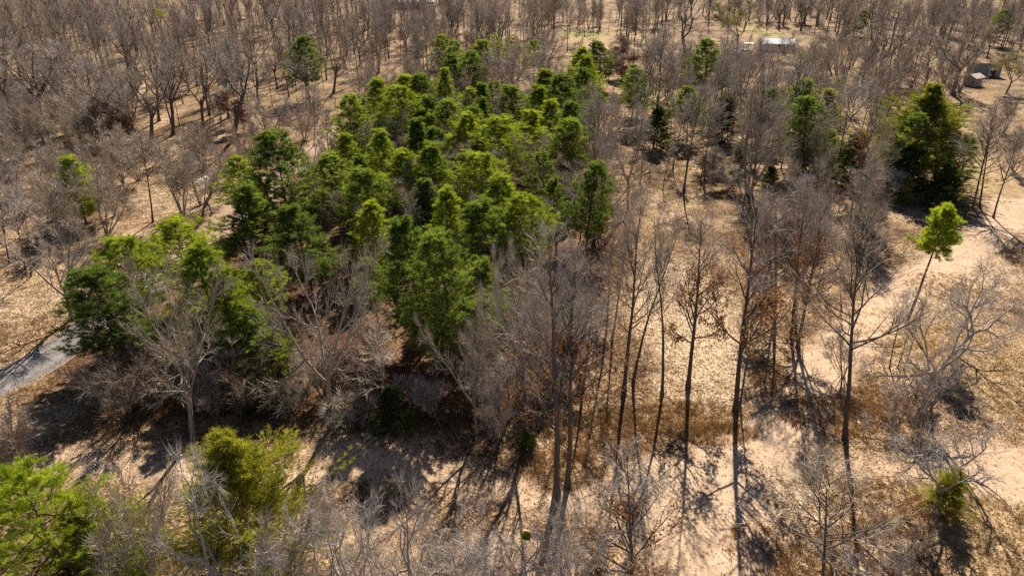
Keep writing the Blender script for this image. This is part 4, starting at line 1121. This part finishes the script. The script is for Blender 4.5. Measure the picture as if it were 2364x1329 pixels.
# ------------------------------------------------------------------ the rest of the wood, filled in at its own spacing
taken = [np.array(o.location[:2]) for o in bpy.data.objects if o.type == 'EMPTY' and o.parent is None]
taken = np.array(taken)
regions = [
 # polygon of base pixels, spacing m, protos, height range, radius scale, label, name, keep-out from listed trees
 ([(-60, 40), (880, 40), (860, 170), (740, 255), (560, 300), (300, 330), (-60, 300)], 7.5, ['oak0', 'oak1', 'oak2', 'oak3', 'tall0', 'tall1', 'tall2', 'tall3', 'tall1'], (9, 16), 'bare grey-brown tree in the old wood beyond the road', 'trees of the old wood', 2.5),
 ([(-60, 40), (880, 40), (860, 170), (740, 255), (560, 300), (300, 330), (-60, 300)], 9.5, ['slim0', 'slim2', 'slim1', 'clump1'], (5, 10), 'thin understorey tree in the old wood beyond the road', 'understorey of the old wood', 1.5),
 ([(-40, 230), (230, 300), (330, 420), (260, 520), (130, 560), (-40, 500)], 3.6, ['slim1', 'clump0', 'clump1', 'slim0', 'brush0'], (4.5, 9), 'pale sapling in the thicket around the lone bright pine', 'saplings of the pale thicket', 1.6),
 ([(320, 350), (600, 330), (740, 260), (740, 330), (600, 400), (420, 450)], 4.6, ['brush0', 'brush1', 'clump1', 'slim1'], (3.5, 6.5), 'pale brushy sapling on the verge between wood and road', 'saplings of the verge', 1.8),
 ([(870, 40), (1560, 40), (1500, 100), (1220, 110), (1010, 215), (850, 190)], 6.0, ['tall0', 'tall1', 'tall3', 'oak2', 'tall2', 'clump1', 'leafy1'], (7, 15), 'grey bare tree in the wood behind the pine stand', 'trees behind the pine stand', 2.5),
 ([(840, 210), (1010, 215), (1220, 120), (1400, 190), (1390, 560), (1300, 640), (880, 620), (640, 560), (760, 330)], 6.0, ['round1', 'clump1', 'tall2', 'round0', 'tall3'], (6.5, 9.5), 'small bare tree showing between crowns of the pine stand', 'small bare trees in the stand', 1.9),
 ([(1400, 190), (1560, 150), (1700, 170), (1990, 190), (2060, 260), (2050, 420), (1960, 560), (1740, 500), (1660, 330), (1500, 260), (1430, 420)], 6.6, ['tall2', 'tall1', 'tall3', 'clump1', 'brush1', 'leafy1', 'tall0'], (6, 12), 'grey-brown tree in the thicket below the house yard', 'thicket below the house yard', 2.2),
 ([(1400, 200), (1720, 180), (1720, 330), (1640, 420), (1560, 460), (1440, 440)], 7.5, ['slim0', 'slim2', 'tall3', 'slim1'], (8, 13), 'slim pole tree on the leafy slope', 'slim poles of the slope', 2.0),
 ([(1840, 120), (2010, 130), (2220, 190), (2330, 180), (2340, 235), (2160, 245), (1980, 200)], 7.5, ['tall0', 'tall2', 'oak0', 'clump1', 'tall1'], (8, 13), 'bare tree around the sheds and yard', 'trees around the sheds', 3),
 ([(1700, 480), (1980, 470), (2060, 560), (1960, 640), (1780, 640)], 3.6, ['brush1', 'brush2', 'clump1'], (2.6, 5), 'brown brush behind the crowded clump', 'brush behind the crowded clump', 1.5),
 ([(1560, 35), (2420, 35), (2420, 150), (2260, 140), (2080, 150), (1960, 120), (1860, 75), (1700, 70), (1560, 60)], 6.4, ['oak0', 'tall0', 'tall1', 'oak2', 'tall2', 'clump1', 'oak3'], (7, 14), 'grey bare tree in the wood behind the house yard', 'trees behind the house yard', 3),
 ([(1960, 165), (2120, 180), (2210, 190), (2180, 240), (2000, 230)], 5.5, ['brush1', 'clump1', 'tall3'], (4, 9), 'brushy tree between the yard and the massive cedar', 'brush by the massive cedar', 2),
 ([(2260, 300), (2420, 280), (2420, 430), (2330, 400)], 7, ['brush1', 'clump1', 'tall3'], (3, 7), 'bare brush beyond the bright sand', 'brush beyond the sand', 2),
 ([(620, 900), (880, 830), (1080, 900), (1180, 1010), (1090, 1040), (860, 980), (640, 1000)], 2.3, ['brush2', 'slim2', 'brush1'], (2.0, 5), 'dark brush in the shade along the front of the stand', 'shaded brush', 1.2),
 ([(1120, 800), (1400, 760), (1400, 960), (1260, 1060), (1130, 980)], 2.7, ['brush1', 'clump1', 'slim1', 'brush0'], (3, 6.5), 'fine grey sapling around the great pale tree', 'saplings around the great pale tree', 1.0),
 ([(160, 860), (560, 850), (620, 960), (420, 1000), (240, 980)], 2.2, ['brush2', 'brush1'], (2.0, 4.5), 'dark brush under the roadside pines', 'brush under the roadside pines', 1.2),
 ([(1980, 860), (2200, 860), (2260, 1000), (2080, 1040), (1960, 960)], 3.6, ['brush0', 'brush2'], (1.2, 2.8), 'low grey brush near the leaning trees', 'brush near the leaning trees', 1.4),
 ([(1760, 1230), (2200, 1210), (2260, 1400), (1760, 1400)], 3.0, ['brush2', 'brush0'], (1.0, 2.2), 'low brown brush on the near slope', 'brush on the near slope', 1.2),
 ([(1150, 1400), (1420, 1400), (700, 1400), (700, 1340), (1420, 1340)], 3.2, ['gnarl2', 'brush0'], (3, 5), 'twiggy pale treetop along the near edge', 'treetops along the near edge', 1.4),
]
cands = []
LOOK = dict(oak='wide-limbed', tall='straight-trunked', slim='thin-stemmed', clump='many-stemmed', brush='bushy', round='fine-twigged', leafy='brown-leaved', gnarl='crooked')
for k, (poly, sp, prs, hr, lab, grp, keep) in enumerate(regions):
    g = np.random.default_rng(300 + k)
    C = np.array([at(max(min(a, 2500), -150), max(b, 2)) for a, b in poly])
    lo, hi = C.min(0) - 4, C.max(0) + 4
    nxx, nyy = int((hi[0] - lo[0]) / sp) + 1, int((hi[1] - lo[1]) / sp) + 1
    I, J = np.meshgrid(np.arange(nxx), np.arange(nyy))
    P_ = np.stack([lo[0] + (I + .5 * (J % 2) + g.uniform(-.75, .75, I.shape)) * sp, lo[1] + (J + g.uniform(-.75, .75, I.shape)) * sp], -1).reshape(-1, 2)
    px, py = project(np.concatenate([P_, np.zeros((len(P_), 1))], 1))
    ok = inside(px, py, poly)
    P_, px = P_[ok], px[ok]
    if len(P_) == 0: continue
    dm = np.min(np.linalg.norm(P_[:, None] - taken[None], axis=2), axis=1)
    P_ = P_[dm > keep]
    for q in P_:
        pn_ = str(g.choice(prs))
        hh_ = g.uniform(*hr)
        adj = LOOK[pn_[:-1]] + (' ' if hh_ > (hr[0] + hr[1]) / 2 else ' shorter ')
        cands.append((float(np.hypot(*q)), q, pn_, hh_, (adj + lab).strip(), grp, g.uniform(.85, 1.3)))
cands.sort(key=lambda c: c[0])
road_line = line((-260, 1010), (-80, 925), (70, 850), (190, 770), (330, 665), (470, 545), (610, 440), (725, 350), (790, 290))
keepers = []
clear = [[(2230, 168), (2312, 168), (2316, 235), (2226, 235)], [(1745, 105), (1835, 105), (1835, 205), (1745, 205)], [(1240, 95), (1440, 95), (1440, 135), (1240, 135)]]   # open ground: house yard, sheds, far drive
house_spots = [at(1790, 112), at(2265, 168), at(2240, 190), at(1715, 128)]
for c in cands:
    d, _ = dist_poly(np.array([c[1][0]]), np.array([c[1][1]]), road_line)
    if d[0] < 3.0: continue
    if min(np.hypot(*(c[1] - h)) for h in house_spots) < 5: continue
    if c[0] > 110 and math.sin(c[1][0] * .043 + 1.1) * math.sin(c[1][1] * .051 + .6) + .5 * math.sin(c[1][0] * .11 + c[1][1] * .083) > .85: continue
    if any(inside(np.array([project(np.array([c[1][0], c[1][1], 0.]))[0]]), np.array([project(np.array([c[1][0], c[1][1], 0.]))[1]]), q_)[0] for q_ in clear): continue
    keepers.append(c)
MAXI = 300
far = []
count_sap = 0
count_tree = sum(1 for b_ in bares if not b_[5].startswith('brush'))
for c in keepers:
    is_sh = c[2].startswith('brush')
    is_sap = not is_sh and c[3] < 8.5
    if not is_sh and not is_sap and count_tree >= MAXI or is_sap and count_sap >= MAXI:
        far.append(c); continue
    if is_sap: count_sap += 1
    elif not is_sh: count_tree += 1
    place(c[2], c[1][0], c[1][1], c[3], PROTO[c[2]]['R'] * c[3] / PROTO[c[2]]['H'] * c[6], (rng.normal() * .04, rng.normal() * .04), 'shrub' if is_sh else 'sapling' if is_sap else 'bare_tree', c[4], 'shrub' if is_sh else 'sapling' if is_sap else 'tree', c[5])


# ------------------------------------------------------------------ the far wood beyond those trees: one mass, drawn from the same trunks and crowns
def part_of(pn):
    """a trunk and a crown object that stand in the scene, for the far wood to repeat"""
    got = {}
    for pnm, me, par in PROTO[pn]['parts'][:2]:
        got[pnm] = next(o for o in bpy.data.objects if o.type == 'MESH' and o.data == me)
    return got['trunk'], got['crown']
kinds = sorted(set(c[2] for c in far))
fm = bpy.data.meshes.new('far_wood')
fm.from_pydata([(c[1][0], c[1][1], float(ground_z(*c[1])) ) for c in far], [], [])
gf = np.random.default_rng(55)
a = fm.attributes.new('pick', 'INT', 'POINT'); a.data.foreach_set('value', np.array([kinds.index(c[2]) for c in far], np.int32))
a = fm.attributes.new('turn', 'FLOAT_VECTOR', 'POINT')
a.data.foreach_set('vector', np.stack([gf.normal(size=len(far)) * .04, gf.normal(size=len(far)) * .04, gf.uniform(0, 6.28, len(far))], 1).ravel().astype(np.float32))
a = fm.attributes.new('size', 'FLOAT_VECTOR', 'POINT')
sz = np.array([[c[3] / PROTO[c[2]]['H'] * c[6], c[3] / PROTO[c[2]]['H'] * c[6], c[3] / PROTO[c[2]]['H']] for c in far])
a.data.foreach_set('vector', sz.ravel().astype(np.float32))
ng = bpy.data.node_groups.new('far_wood', 'GeometryNodeTree')
ng.interface.new_socket('Geometry', in_out='INPUT', socket_type='NodeSocketGeometry')
ng.interface.new_socket('Geometry', in_out='OUTPUT', socket_type='NodeSocketGeometry')
gi, go = ng.nodes.new('NodeGroupInput'), ng.nodes.new('NodeGroupOutput')
jout = ng.nodes.new('GeometryNodeJoinGeometry')
def named(nm, ty):
    n = ng.nodes.new('GeometryNodeInputNamedAttribute'); n.data_type = ty; n.inputs['Name'].default_value = nm
    return n.outputs[0]
n_pick, n_turn, n_size = named('pick', 'INT'), named('turn', 'FLOAT_VECTOR'), named('size', 'FLOAT_VECTOR')
e2r = ng.nodes.new('FunctionNodeEulerToRotation'); ng.links.new(n_turn, e2r.inputs[0])
for w_ in (0, 1):
    for ki, kn in enumerate(kinds):
        oi = ng.nodes.new('GeometryNodeObjectInfo'); oi.transform_space = 'ORIGINAL'
        oi.inputs['Object'].default_value = part_of(kn)[w_]
        oi.inputs['As Instance'].default_value = True
        cmp_ = ng.nodes.new('FunctionNodeCompare'); cmp_.data_type = 'INT'; cmp_.operation = 'EQUAL'
        ng.links.new(n_pick, cmp_.inputs[2]); cmp_.inputs[3].default_value = ki
        ip = ng.nodes.new('GeometryNodeInstanceOnPoints')
        ng.links.new(gi.outputs[0], ip.inputs['Points']); ng.links.new(cmp_.outputs[0], ip.inputs['Selection'])
        ng.links.new(oi.outputs['Geometry'], ip.inputs['Instance'])
        ng.links.new(e2r.outputs[0], ip.inputs['Rotation']); ng.links.new(n_size, ip.inputs['Scale'])
        ng.links.new(ip.outputs[0], jout.inputs[0])
ng.links.new(jout.outputs[0], go.inputs[0])
fo = tag(link('far_wood', fm), 'grey-brown mass of bare woodland stretching away behind the nearer trees', 'woodland', None, 'stuff')
md = fo.modifiers.new('wood', 'NODES'); md.node_group = ng

# ------------------------------------------------------------------ houses and yard
M['white_metal'] = plain_mat('white_roof_metal', (.86, .86, .88), .32, .0, .05)
M['white_wall'] = plain_mat('white_siding', (.62, .60, .57), .7)
M['tan_wall'] = plain_mat('tan_siding', (.36, .30, .25), .8)
M['grey_board'] = plain_mat('grey_board', (.26, .25, .26), .85, 0, .3, 6)
M['rust_roof'] = plain_mat('pale_tin_roof', (.62, .52, .42), .5, .0, .25, 2)
M['dark_glass'] = plain_mat('dark_glass', (.03, .035, .045), .15)
M['doorway_shade'] = plain_mat('painted_doorway_shade', (.04, .038, .036), .9)
M['tyre'] = plain_mat('tyre_rubber', (.025, .025, .025), .85)
M['white_paint'] = plain_mat('white_car_paint', (.75, .75, .76), .3, 0, .04)
M['dark_paint'] = plain_mat('dark_car_paint', (.05, .055, .08), .3, 0, .04)
M['cut_wood'] = plain_mat('cut_wood', (.55, .40, .22), .8, 0, .2, 8)

def root(name, x, y, rz, label, cat, group=None):
    e = bpy.data.objects.new(name, None); COL.objects.link(e)
    e.location = (x, y, float(ground_z(x, y))); e.rotation_euler = (0, 0, rz)
    return tag(e, label, cat, group)
def bpart(name, parent, mats, fn):
    mb = MB(); fn(mb)
    return link(name, mb.mesh(name, mats), parent)
def gable_house(name, px, py, rz, L, W, Hw, rise, wallm, roofm, label, windows=3, cat='house', door=True):
    x, y = at(px, py)
    e = root(name, x, y, rz, label, cat)
    def wall(b_):
        b_.poly_prism([(-W / 2, -.3), (W / 2, -.3), (W / 2, Hw), (0, Hw + rise - .06), (-W / 2, Hw)], -L / 2, L / 2)
    bpart('wall', e, [wallm], wall)
    o_ = .35
    k = rise / (W / 2)
    def roof(b_):
        b_.poly_prism([(-W / 2 - o_, Hw - o_ * k), (0, Hw + rise), (W / 2 + o_, Hw - o_ * k), (W / 2 + o_, Hw - o_ * k + .12), (0, Hw + rise + .12), (-W / 2 - o_, Hw - o_ * k + .12)], -L / 2 - o_, L / 2 + o_)
    r_ = bpart('roof', e, [roofm], roof)
    nr = int(L / 1.0)
    for i in range(nr + 1):
        xx = -L / 2 + L * i / nr
        bpart('roof_seam', r_, [roofm], lambda b_: b_.poly_prism([(-W / 2 - o_ - .01, Hw - o_ * k + .12), (0, Hw + rise + .12), (0, Hw + rise + .17), (-W / 2 - o_ - .01, Hw - o_ * k + .17)], xx - .03, xx + .03))
    for i in range(windows):
        xx = -L / 2 + L * (i + .75) / (windows + .5)
        w_ = bpart('window', e, [M['white_metal']], lambda b_: b_.box((xx - .55, -W / 2 - .06, .9), (xx + .55, -W / 2 + .02, 2.0)))
        bpart('pane', w_, [M['dark_glass']], lambda b_: b_.box((xx - .47, -W / 2 - .075, .98), (xx + .47, -W / 2 - .03, 1.92)))
    if door:
        d_ = bpart('door', e, [M['tan_wall']], lambda b_: b_.box((L * .02, -W / 2 - .06, 0), (L * .02 + .9, -W / 2 + .02, 2.05)))
    return e
gable_house('white_roofed_house', 1791, 117, R(-3), 8.8, 4.4, 2.2, 1.0, M['tan_wall'], M['white_metal'], 'long low house with glaring white metal roof behind bare trees')
gable_house('white_house', 962, 19, R(4), 15, 8, 2.8, 1.6, M['white_wall'], M['white_metal'], 'distant white house behind the dark spreading oak', 3)
gable_house('small_shed', 2243, 197, R(28), 3.0, 2.6, 1.9, .55, M['grey_board'], M['rust_roof'], 'small weathered shed with sunlit pale roof', 0, 'shed', True)
x, y = at(2268, 172)
e = root('grey_shed', x, y, R(-6), 'flat-fronted grey shed with a dark doorway', 'shed')
bpart('wall', e, [M['grey_board']], lambda b_: b_.poly_prism([(-1.8, -.2), (1.8, -.2), (1.8, 2.3), (-1.8, 2.95)], -3.0, 3.0))
bpart('roof', e, [M['rust_roof']], lambda b_: b_.poly_prism([(-2.1, 3.0), (2.1, 2.26), (2.1, 2.36), (-2.1, 3.1)], -3.25, 3.25))
for i in range(20):
    xx = -2.95 + i * .31
    if .55 < xx < 1.95: continue
    bpart('board', e, [M['grey_board']], lambda b_: b_.box((xx - .14, -1.83, 0), (xx + .14, -1.8005, 2.9)))
bpart('doorway', e, [M['doorway_shade']], lambda b_: b_.box((.6, -1.82, 0), (1.9, -1.795, 2.2)))  # dark slab on the solid wall; its colour stands in for shade inside the door
x, y = at(1727, 117)
e = root('carport', x, y, R(8), 'small open carport with flat pale roof in the yard', 'carport')
bpart('roof', e, [M['rust_roof']], lambda b_: b_.box((-1.3, -1, 1.95), (1.3, 1, 2.05)))
for sx in (-1.2, 1.2):
    for sy in (-.9, .9):
        bpart('post', e, [M['grey_board']], lambda b_: b_.box((sx - .05, sy - .05, -.2), (sx + .05, sy + .05, 1.95)))

def car(px, py, rz, paint, label):
    x, y = at(px, py)
    e = root('parked_car', x, y, rz, label, 'car', 'cars in the yard')
    def body(b_):
        prof = [(-2.15, .35), (-2.2, .6), (-2.1, .85), (-1.1, .95), (1.75, .98), (2.15, .9), (2.2, .55), (2.1, .35)]
        n = len(prof)
        for sgn in (0,):
            s0 = b_.verts([(p[0], -.86, p[1]) for p in prof] + [(p[0], .86, p[1]) for p in prof])
            for i in range(n):
                j = (i + 1) % n
                b_.quads([[s0 + i, s0 + j, s0 + n + j, s0 + n + i]], 0, False)
            for i in range(1, n - 1):
                b_.tris([[s0, s0 + i + 1, s0 + i], [s0 + n, s0 + n + i, s0 + n + i + 1]])
    bpart('body', e, [paint], body)
    def cab(b_):
        lo = [(-1.15, -.8, .94), (1.6, -.8, .94), (1.6, .8, .94), (-1.15, .8, .94)]
        hi = [(-.4, -.62, 1.46), (1.0, -.62, 1.46), (1.0, .62, 1.46), (-.4, .62, 1.46)]
        s0 = b_.verts(lo + hi)
        b_.quads([[s0 + 4, s0 + 5, s0 + 6, s0 + 7]], 1, False)
        for i in range(4):
            j = (i + 1) % 4
            b_.quads([[s0 + i, s0 + j, s0 + 4 + j, s0 + 4 + i]], 0, False)
    c_ = bpart('cabin', e, [M['dark_glass'], paint], cab)
    bpart('roof_panel', c_, [paint], lambda b_: b_.box((-.42, -.64, 1.455), (1.02, .64, 1.5)))
    for wx in (-1.35, 1.35):
        for wy in (-.8, .8):
            def wheel(b_):
                a_ = np.linspace(0, 2 * math.pi, 15)[:-1]
                pr = [(wx + .33 * math.cos(q), .33 + .33 * math.sin(q)) for q in a_]
                s0 = b_.verts([(p[0], wy - .1, p[1]) for p in pr] + [(p[0], wy + .1, p[1]) for p in pr])
                for i in range(14):
                    j = (i + 1) % 14
                    b_.quads([[s0 + i, s0 + j, s0 + 14 + j, s0 + 14 + i]])
                for i in range(1, 13):
                    b_.tris([[s0, s0 + i, s0 + i + 1], [s0 + 14, s0 + 15 + i, s0 + 14 + i]])
            bpart('wheel', e, [M['tyre']], wheel)
    return e
car(1699, 124, R(75), M['white_paint'], 'white car parked nearer the gnarled oak in the yard')
car(1717, 129, R(20), M['white_paint'], 'white car parked near the open carport')
car(1712, 142, R(-15), M['dark_paint'], 'dark car parked below the two white cars')

# ------------------------------------------------------------------ small things on the ground
def log_thing(px, py, L, r, rz, label):
    x, y = at(px, py)
    e = root('cut_log', x, y, rz, label, 'log')
    a_ = np.linspace(0, 2 * math.pi, 13)[:-1]
    def side(b_):
        pts = np.array([[[-L / 2, 0, r], [-L / 4, .01, r], [L / 4, -.01, r * 1.02], [L / 2, 0, r]]])
        b_.tubes(pts, np.full((1, 4), r), 12, 0, np.random.default_rng(1))
    bpart('bark', e, [M['cut_wood']], side)
    for sx in (-1, 1):
        def cap(b_):
            s0 = b_.verts([(sx * (L / 2 + .003), 0, r)] + [(sx * (L / 2 + .003), r * math.cos(q), r + r * math.sin(q)) for q in a_])
            b_.tris([[s0, s0 + 1 + i, s0 + 1 + (i + 1) % 12] for i in range(12)])
        bpart('cut_end', e, [M['cut_wood']], cap)
log_thing(1224, 1001, .75, .10, R(5), 'short pale cut log lying beside the tiny cedar seedling')
def fallen(px0, py0, px1, py1, r, seed, label):
    p0, p1 = at(px0, py0), at(px1, py1)
    g = np.random.default_rng(seed)
    e = root('fallen_branch', p0[0], p0[1], 0, label, 'branch', 'fallen branches')
    d = p1 - p0
    t = np.linspace(0, 1, 9)
    C = np.zeros((1, 9, 3)); C[0, :, :2] = t[:, None] * d
    C[0, :, :2] += np.cumsum(g.normal(size=(9, 2)) * .05, 0)
    C[0, :, 2] = ground_z(C[0, :, 0] + p0[0], C[0, :, 1] + p0[1]) - ground_z(*p0) + r * .8 + .12 * np.sin(t * 3.1)
    b1 = MB(); b1.tubes(C, r * (1 - .75 * t[None]), 6, 0, g)
    link('stem', b1.mesh('fallen_stem', [M['bark_grey']]), e)
    L = np.hypot(*d)
    q, tn = along(C, strat(g, 1, 14, .3, 1.))
    S_ = grow(g, q, side_dir(g, tn, np.radians(g.uniform(30, 60, 14))) * np.array([1, 1, .35]), g.uniform(.12, .3, 14) * L, 5, .12, 0)
    S_[..., 2] = np.maximum(S_[..., 2], ground_z(S_[..., 0] + p0[0], S_[..., 1] + p0[1]) - ground_z(*p0) + .02)
    b2 = MB(); b2.tubes(S_, .018 * (1 - .7 * np.linspace(0, 1, 5)[None]) * np.ones((14, 1)), 3, 0, g)
    q, tn = along(S_, strat(g, 14, 6, .2, 1.))
    b2.slivers(q, q + side_dir(g, tn, np.radians(g.uniform(20, 60, len(q)))) * g.uniform(.15, .4, len(q))[:, None], .014, .5, 0, g)
    link('twigs', b2.mesh('fallen_twigs', [M['twig_grey']]), e)
fallen(2080, 800, 1970, 800, .06, 1, 'long fallen branch lying level between the fan-limbed tree and the trio')
fallen(985, 930, 960, 870, .05, 2, 'pale fallen branch in the deep shade of the stand')
fallen(1025, 1010, 975, 885, .05, 3, 'thin curved fallen pole on the shaded bank')
fallen(560, 1125, 640, 1105, .05, 4, 'fallen branch on the shaded sand behind the feathery cedar')
fallen(1440, 1105, 1425, 1080, .09, 5, 'dark chunk of wood on the sand behind the young tree')
fallen(2230, 920, 2300, 955, .06, 6, 'fallen branch in the dry grass')
def panel(px, py, s, rz, label):
    x, y = at(px, py)
    e = root('scrap_panel', x, y, rz, label, 'scrap', 'white scraps in the verge brush')
    g = np.random.default_rng(int(px))
    n = 6
    U, V_ = np.meshgrid(np.linspace(-.5, .5, n), np.linspace(-.5, .5, n))
    Z = .25 + .35 * (U + .5) + .12 * np.sin(U * 7 + V_ * 5) + g.normal(size=U.shape) * .03
    def sheet(b_):
        i = np.arange(n * n).reshape(n, n)
        q_ = np.stack([i[:-1, :-1], i[:-1, 1:], i[1:, 1:], i[1:, :-1]], -1).reshape(-1, 4)
        s0 = b_.verts(np.stack([U * s, V_ * s * .8, Z * s], -1)); b_.quads(q_ + s0)
        s0 = b_.verts(np.stack([U * s, V_ * s * .8, Z * s - .03], -1)); b_.quads(q_[:, ::-1] + s0)
    bpart('sheet', e, [M['white_paint']], sheet)
panel(460, 420, .9, .3, 'bent white scrap sheet lower in the pale brush')
panel(469, 421, .7, 1.3, 'smaller white scrap sheet touching the bent one')
panel(477, 411, .6, 2.0, 'white scrap sheet highest in the pale brush')

# mistletoe growing on bare trees
def mistletoe(px, py, label_key, r, seed):
    e = next(o for o in bpy.data.objects if o.get('label') == label_key)
    from mathutils import Matrix
    Mw = Matrix.LocRotScale(e.location, e.rotation_euler, e.scale)
    dx, dy, dz = ray(px, py)
    k = e.location.y / dy
    w_ = Vector((dx * k, e.location.y, CAM_H + dz * k))
    g = np.random.default_rng(seed)
    b_ = MB()
    n = 900
    d = unit(g.normal(size=(n, 3))) * (g.random((n, 1)) ** .4) * r
    b_.leaves(d, g.uniform(.06, .11, n), g.random(n), 0, g)
    st = unit(g.normal(size=(40, 3))) * r * .9
    b_.slivers(np.zeros((40, 3)), st, .02, .2, 0, g)
    o = link('mistletoe', b_.mesh('mistletoe', [M['mistletoe']], True), e)
    o.matrix_local = Mw.inverted() @ Matrix.Translation(w_)
mistletoe(2192, 1100, 'pale crooked tree with a yellow mistletoe clump', .55, 1)
mistletoe(498, 1285, 'pale bare tree standing in front of the feathery cedar', .38, 2)
mistletoe(568, 1258, 'pale bare tree standing in front of the feathery cedar', .38, 3)
mistletoe(1215, 1236, 'gnarled low oak with twisting limbs at the near edge', .2, 4)
mistletoe(368, 30, 'straight thick oak behind the heavy-limbed one', .8, 5)

# ------------------------------------------------------------------ fallen leaves, weeds and straw: what nobody could count
def scatter(n, poly, g):
    C = np.array([at(a_, b_) for a_, b_ in poly])
    lo, hi = C.min(0), C.max(0)
    out_, tot = [], 0
    while tot < n:
        P_ = lo + g.random((n * 2, 2)) * (hi - lo)
        px, py = project(np.concatenate([P_, np.zeros((len(P_), 1))], 1))
        P_ = P_[inside(px, py, poly)]
        out_.append(P_); tot += len(P_)
    return np.concatenate(out_)[:n]
from_grid = lambda A, P_: A[np.clip(np.searchsorted(gy, P_[:, 1]), 0, len(gy) - 1), np.clip(np.searchsorted(gx, P_[:, 0]), 0, len(gx) - 1)]
g = np.random.default_rng(77)
L_ = scatter(90000, [(-40, 620), (700, 560), (1400, 520), (2420, 560), (2420, 1360), (-40, 1360)], g)
keep = g.random(len(L_)) > from_grid(sand, L_) * .93
L_ = L_[keep]
lm = MB()
lm.leaves(np.concatenate([L_, ground_z(L_[:, 0], L_[:, 1])[:, None] + g.uniform(.02, .08, len(L_))[:, None]], 1), g.uniform(.08, .17, len(L_)), np.clip(g.normal(.62, .25, len(L_)), 0, 1), 0, g, .55)
tag(link('leaf_litter', lm.mesh('leaf_litter', [M['dead_leaf']], True)), 'curled brown fallen leaves strewn over the ground', 'leaves', None, 'stuff')
def weeds(name, spots, mat, label, ln, nsl, cat):
    b_ = MB(); gg = np.random.default_rng(len(name))
    for px, py, rx, ry, n in spots:
        c = at(px, py)
        q = np.sqrt(gg.random(n)); th = gg.uniform(0, 6.28, n)
        P_ = np.stack([c[0] + rx * q * np.cos(th), c[1] + ry * q * np.sin(th)], 1)
        Z = ground_z(P_[:, 0], P_[:, 1])
        B_ = np.repeat(np.concatenate([P_, Z[:, None]], 1), nsl, 0) + gg.normal(size=(n * nsl, 3)) * np.array([.08, .08, 0])
        d = unit(gg.normal(size=(n * nsl, 3)) * np.array([.6, .6, .2]) + UP * .9)
        T_ = B_ + d * (gg.uniform(.4, 1.1, n * nsl) * ln * np.repeat(gg.uniform(.5, 1.2, n), nsl))[:, None]
        b_.slivers(B_, T_, .022, np.clip(np.repeat(gg.normal(.45, .25, n), nsl), 0, 1), 0, gg)
    tag(link(name, b_.mesh(name, [mat], True)), label, cat, None, 'stuff')
weeds('dry_weeds', [(1580, 965, 4.5, 2.0, 500), (1650, 1000, 3, 1.3, 300), (1790, 880, 2, 3, 250), (1920, 960, 4, 2.5, 500), (2010, 930, 3, 2, 250), (1900, 1260, 6, 2.5, 600), (2060, 1180, 4, 2.5, 400), (1380, 1000, 4, 3, 500), (1300, 1080, 3, 2, 300), (420, 920, 6, 3, 500), (300, 960, 4, 2, 250), (750, 900, 5, 4, 400), (1180, 920, 4, 3, 350), (1440, 420, 4, 8, 300), (1800, 560, 7, 6, 500), (1640, 400, 6, 10, 500), (560, 560, 5, 5, 250)], M['weed'], 'rusty brown dead weeds in patches under the trees', .55, 12, 'weeds')
weeds('dry_grass', [(2300, 860, 5, 8, 900), (2330, 1260, 4, 4, 500), (2180, 660, 4, 3, 250), (135, 1000, .5, .5, 40), (2050, 760, 4, 5, 300), (1500, 470, 4, 8, 300), (470, 440, 9, 6, 400), (130, 640, 8, 4, 300), (100, 900, 5, 2, 150)], M['straw'], 'straw-coloured dry grass tufts on the open ground', .32, 14, 'grass')
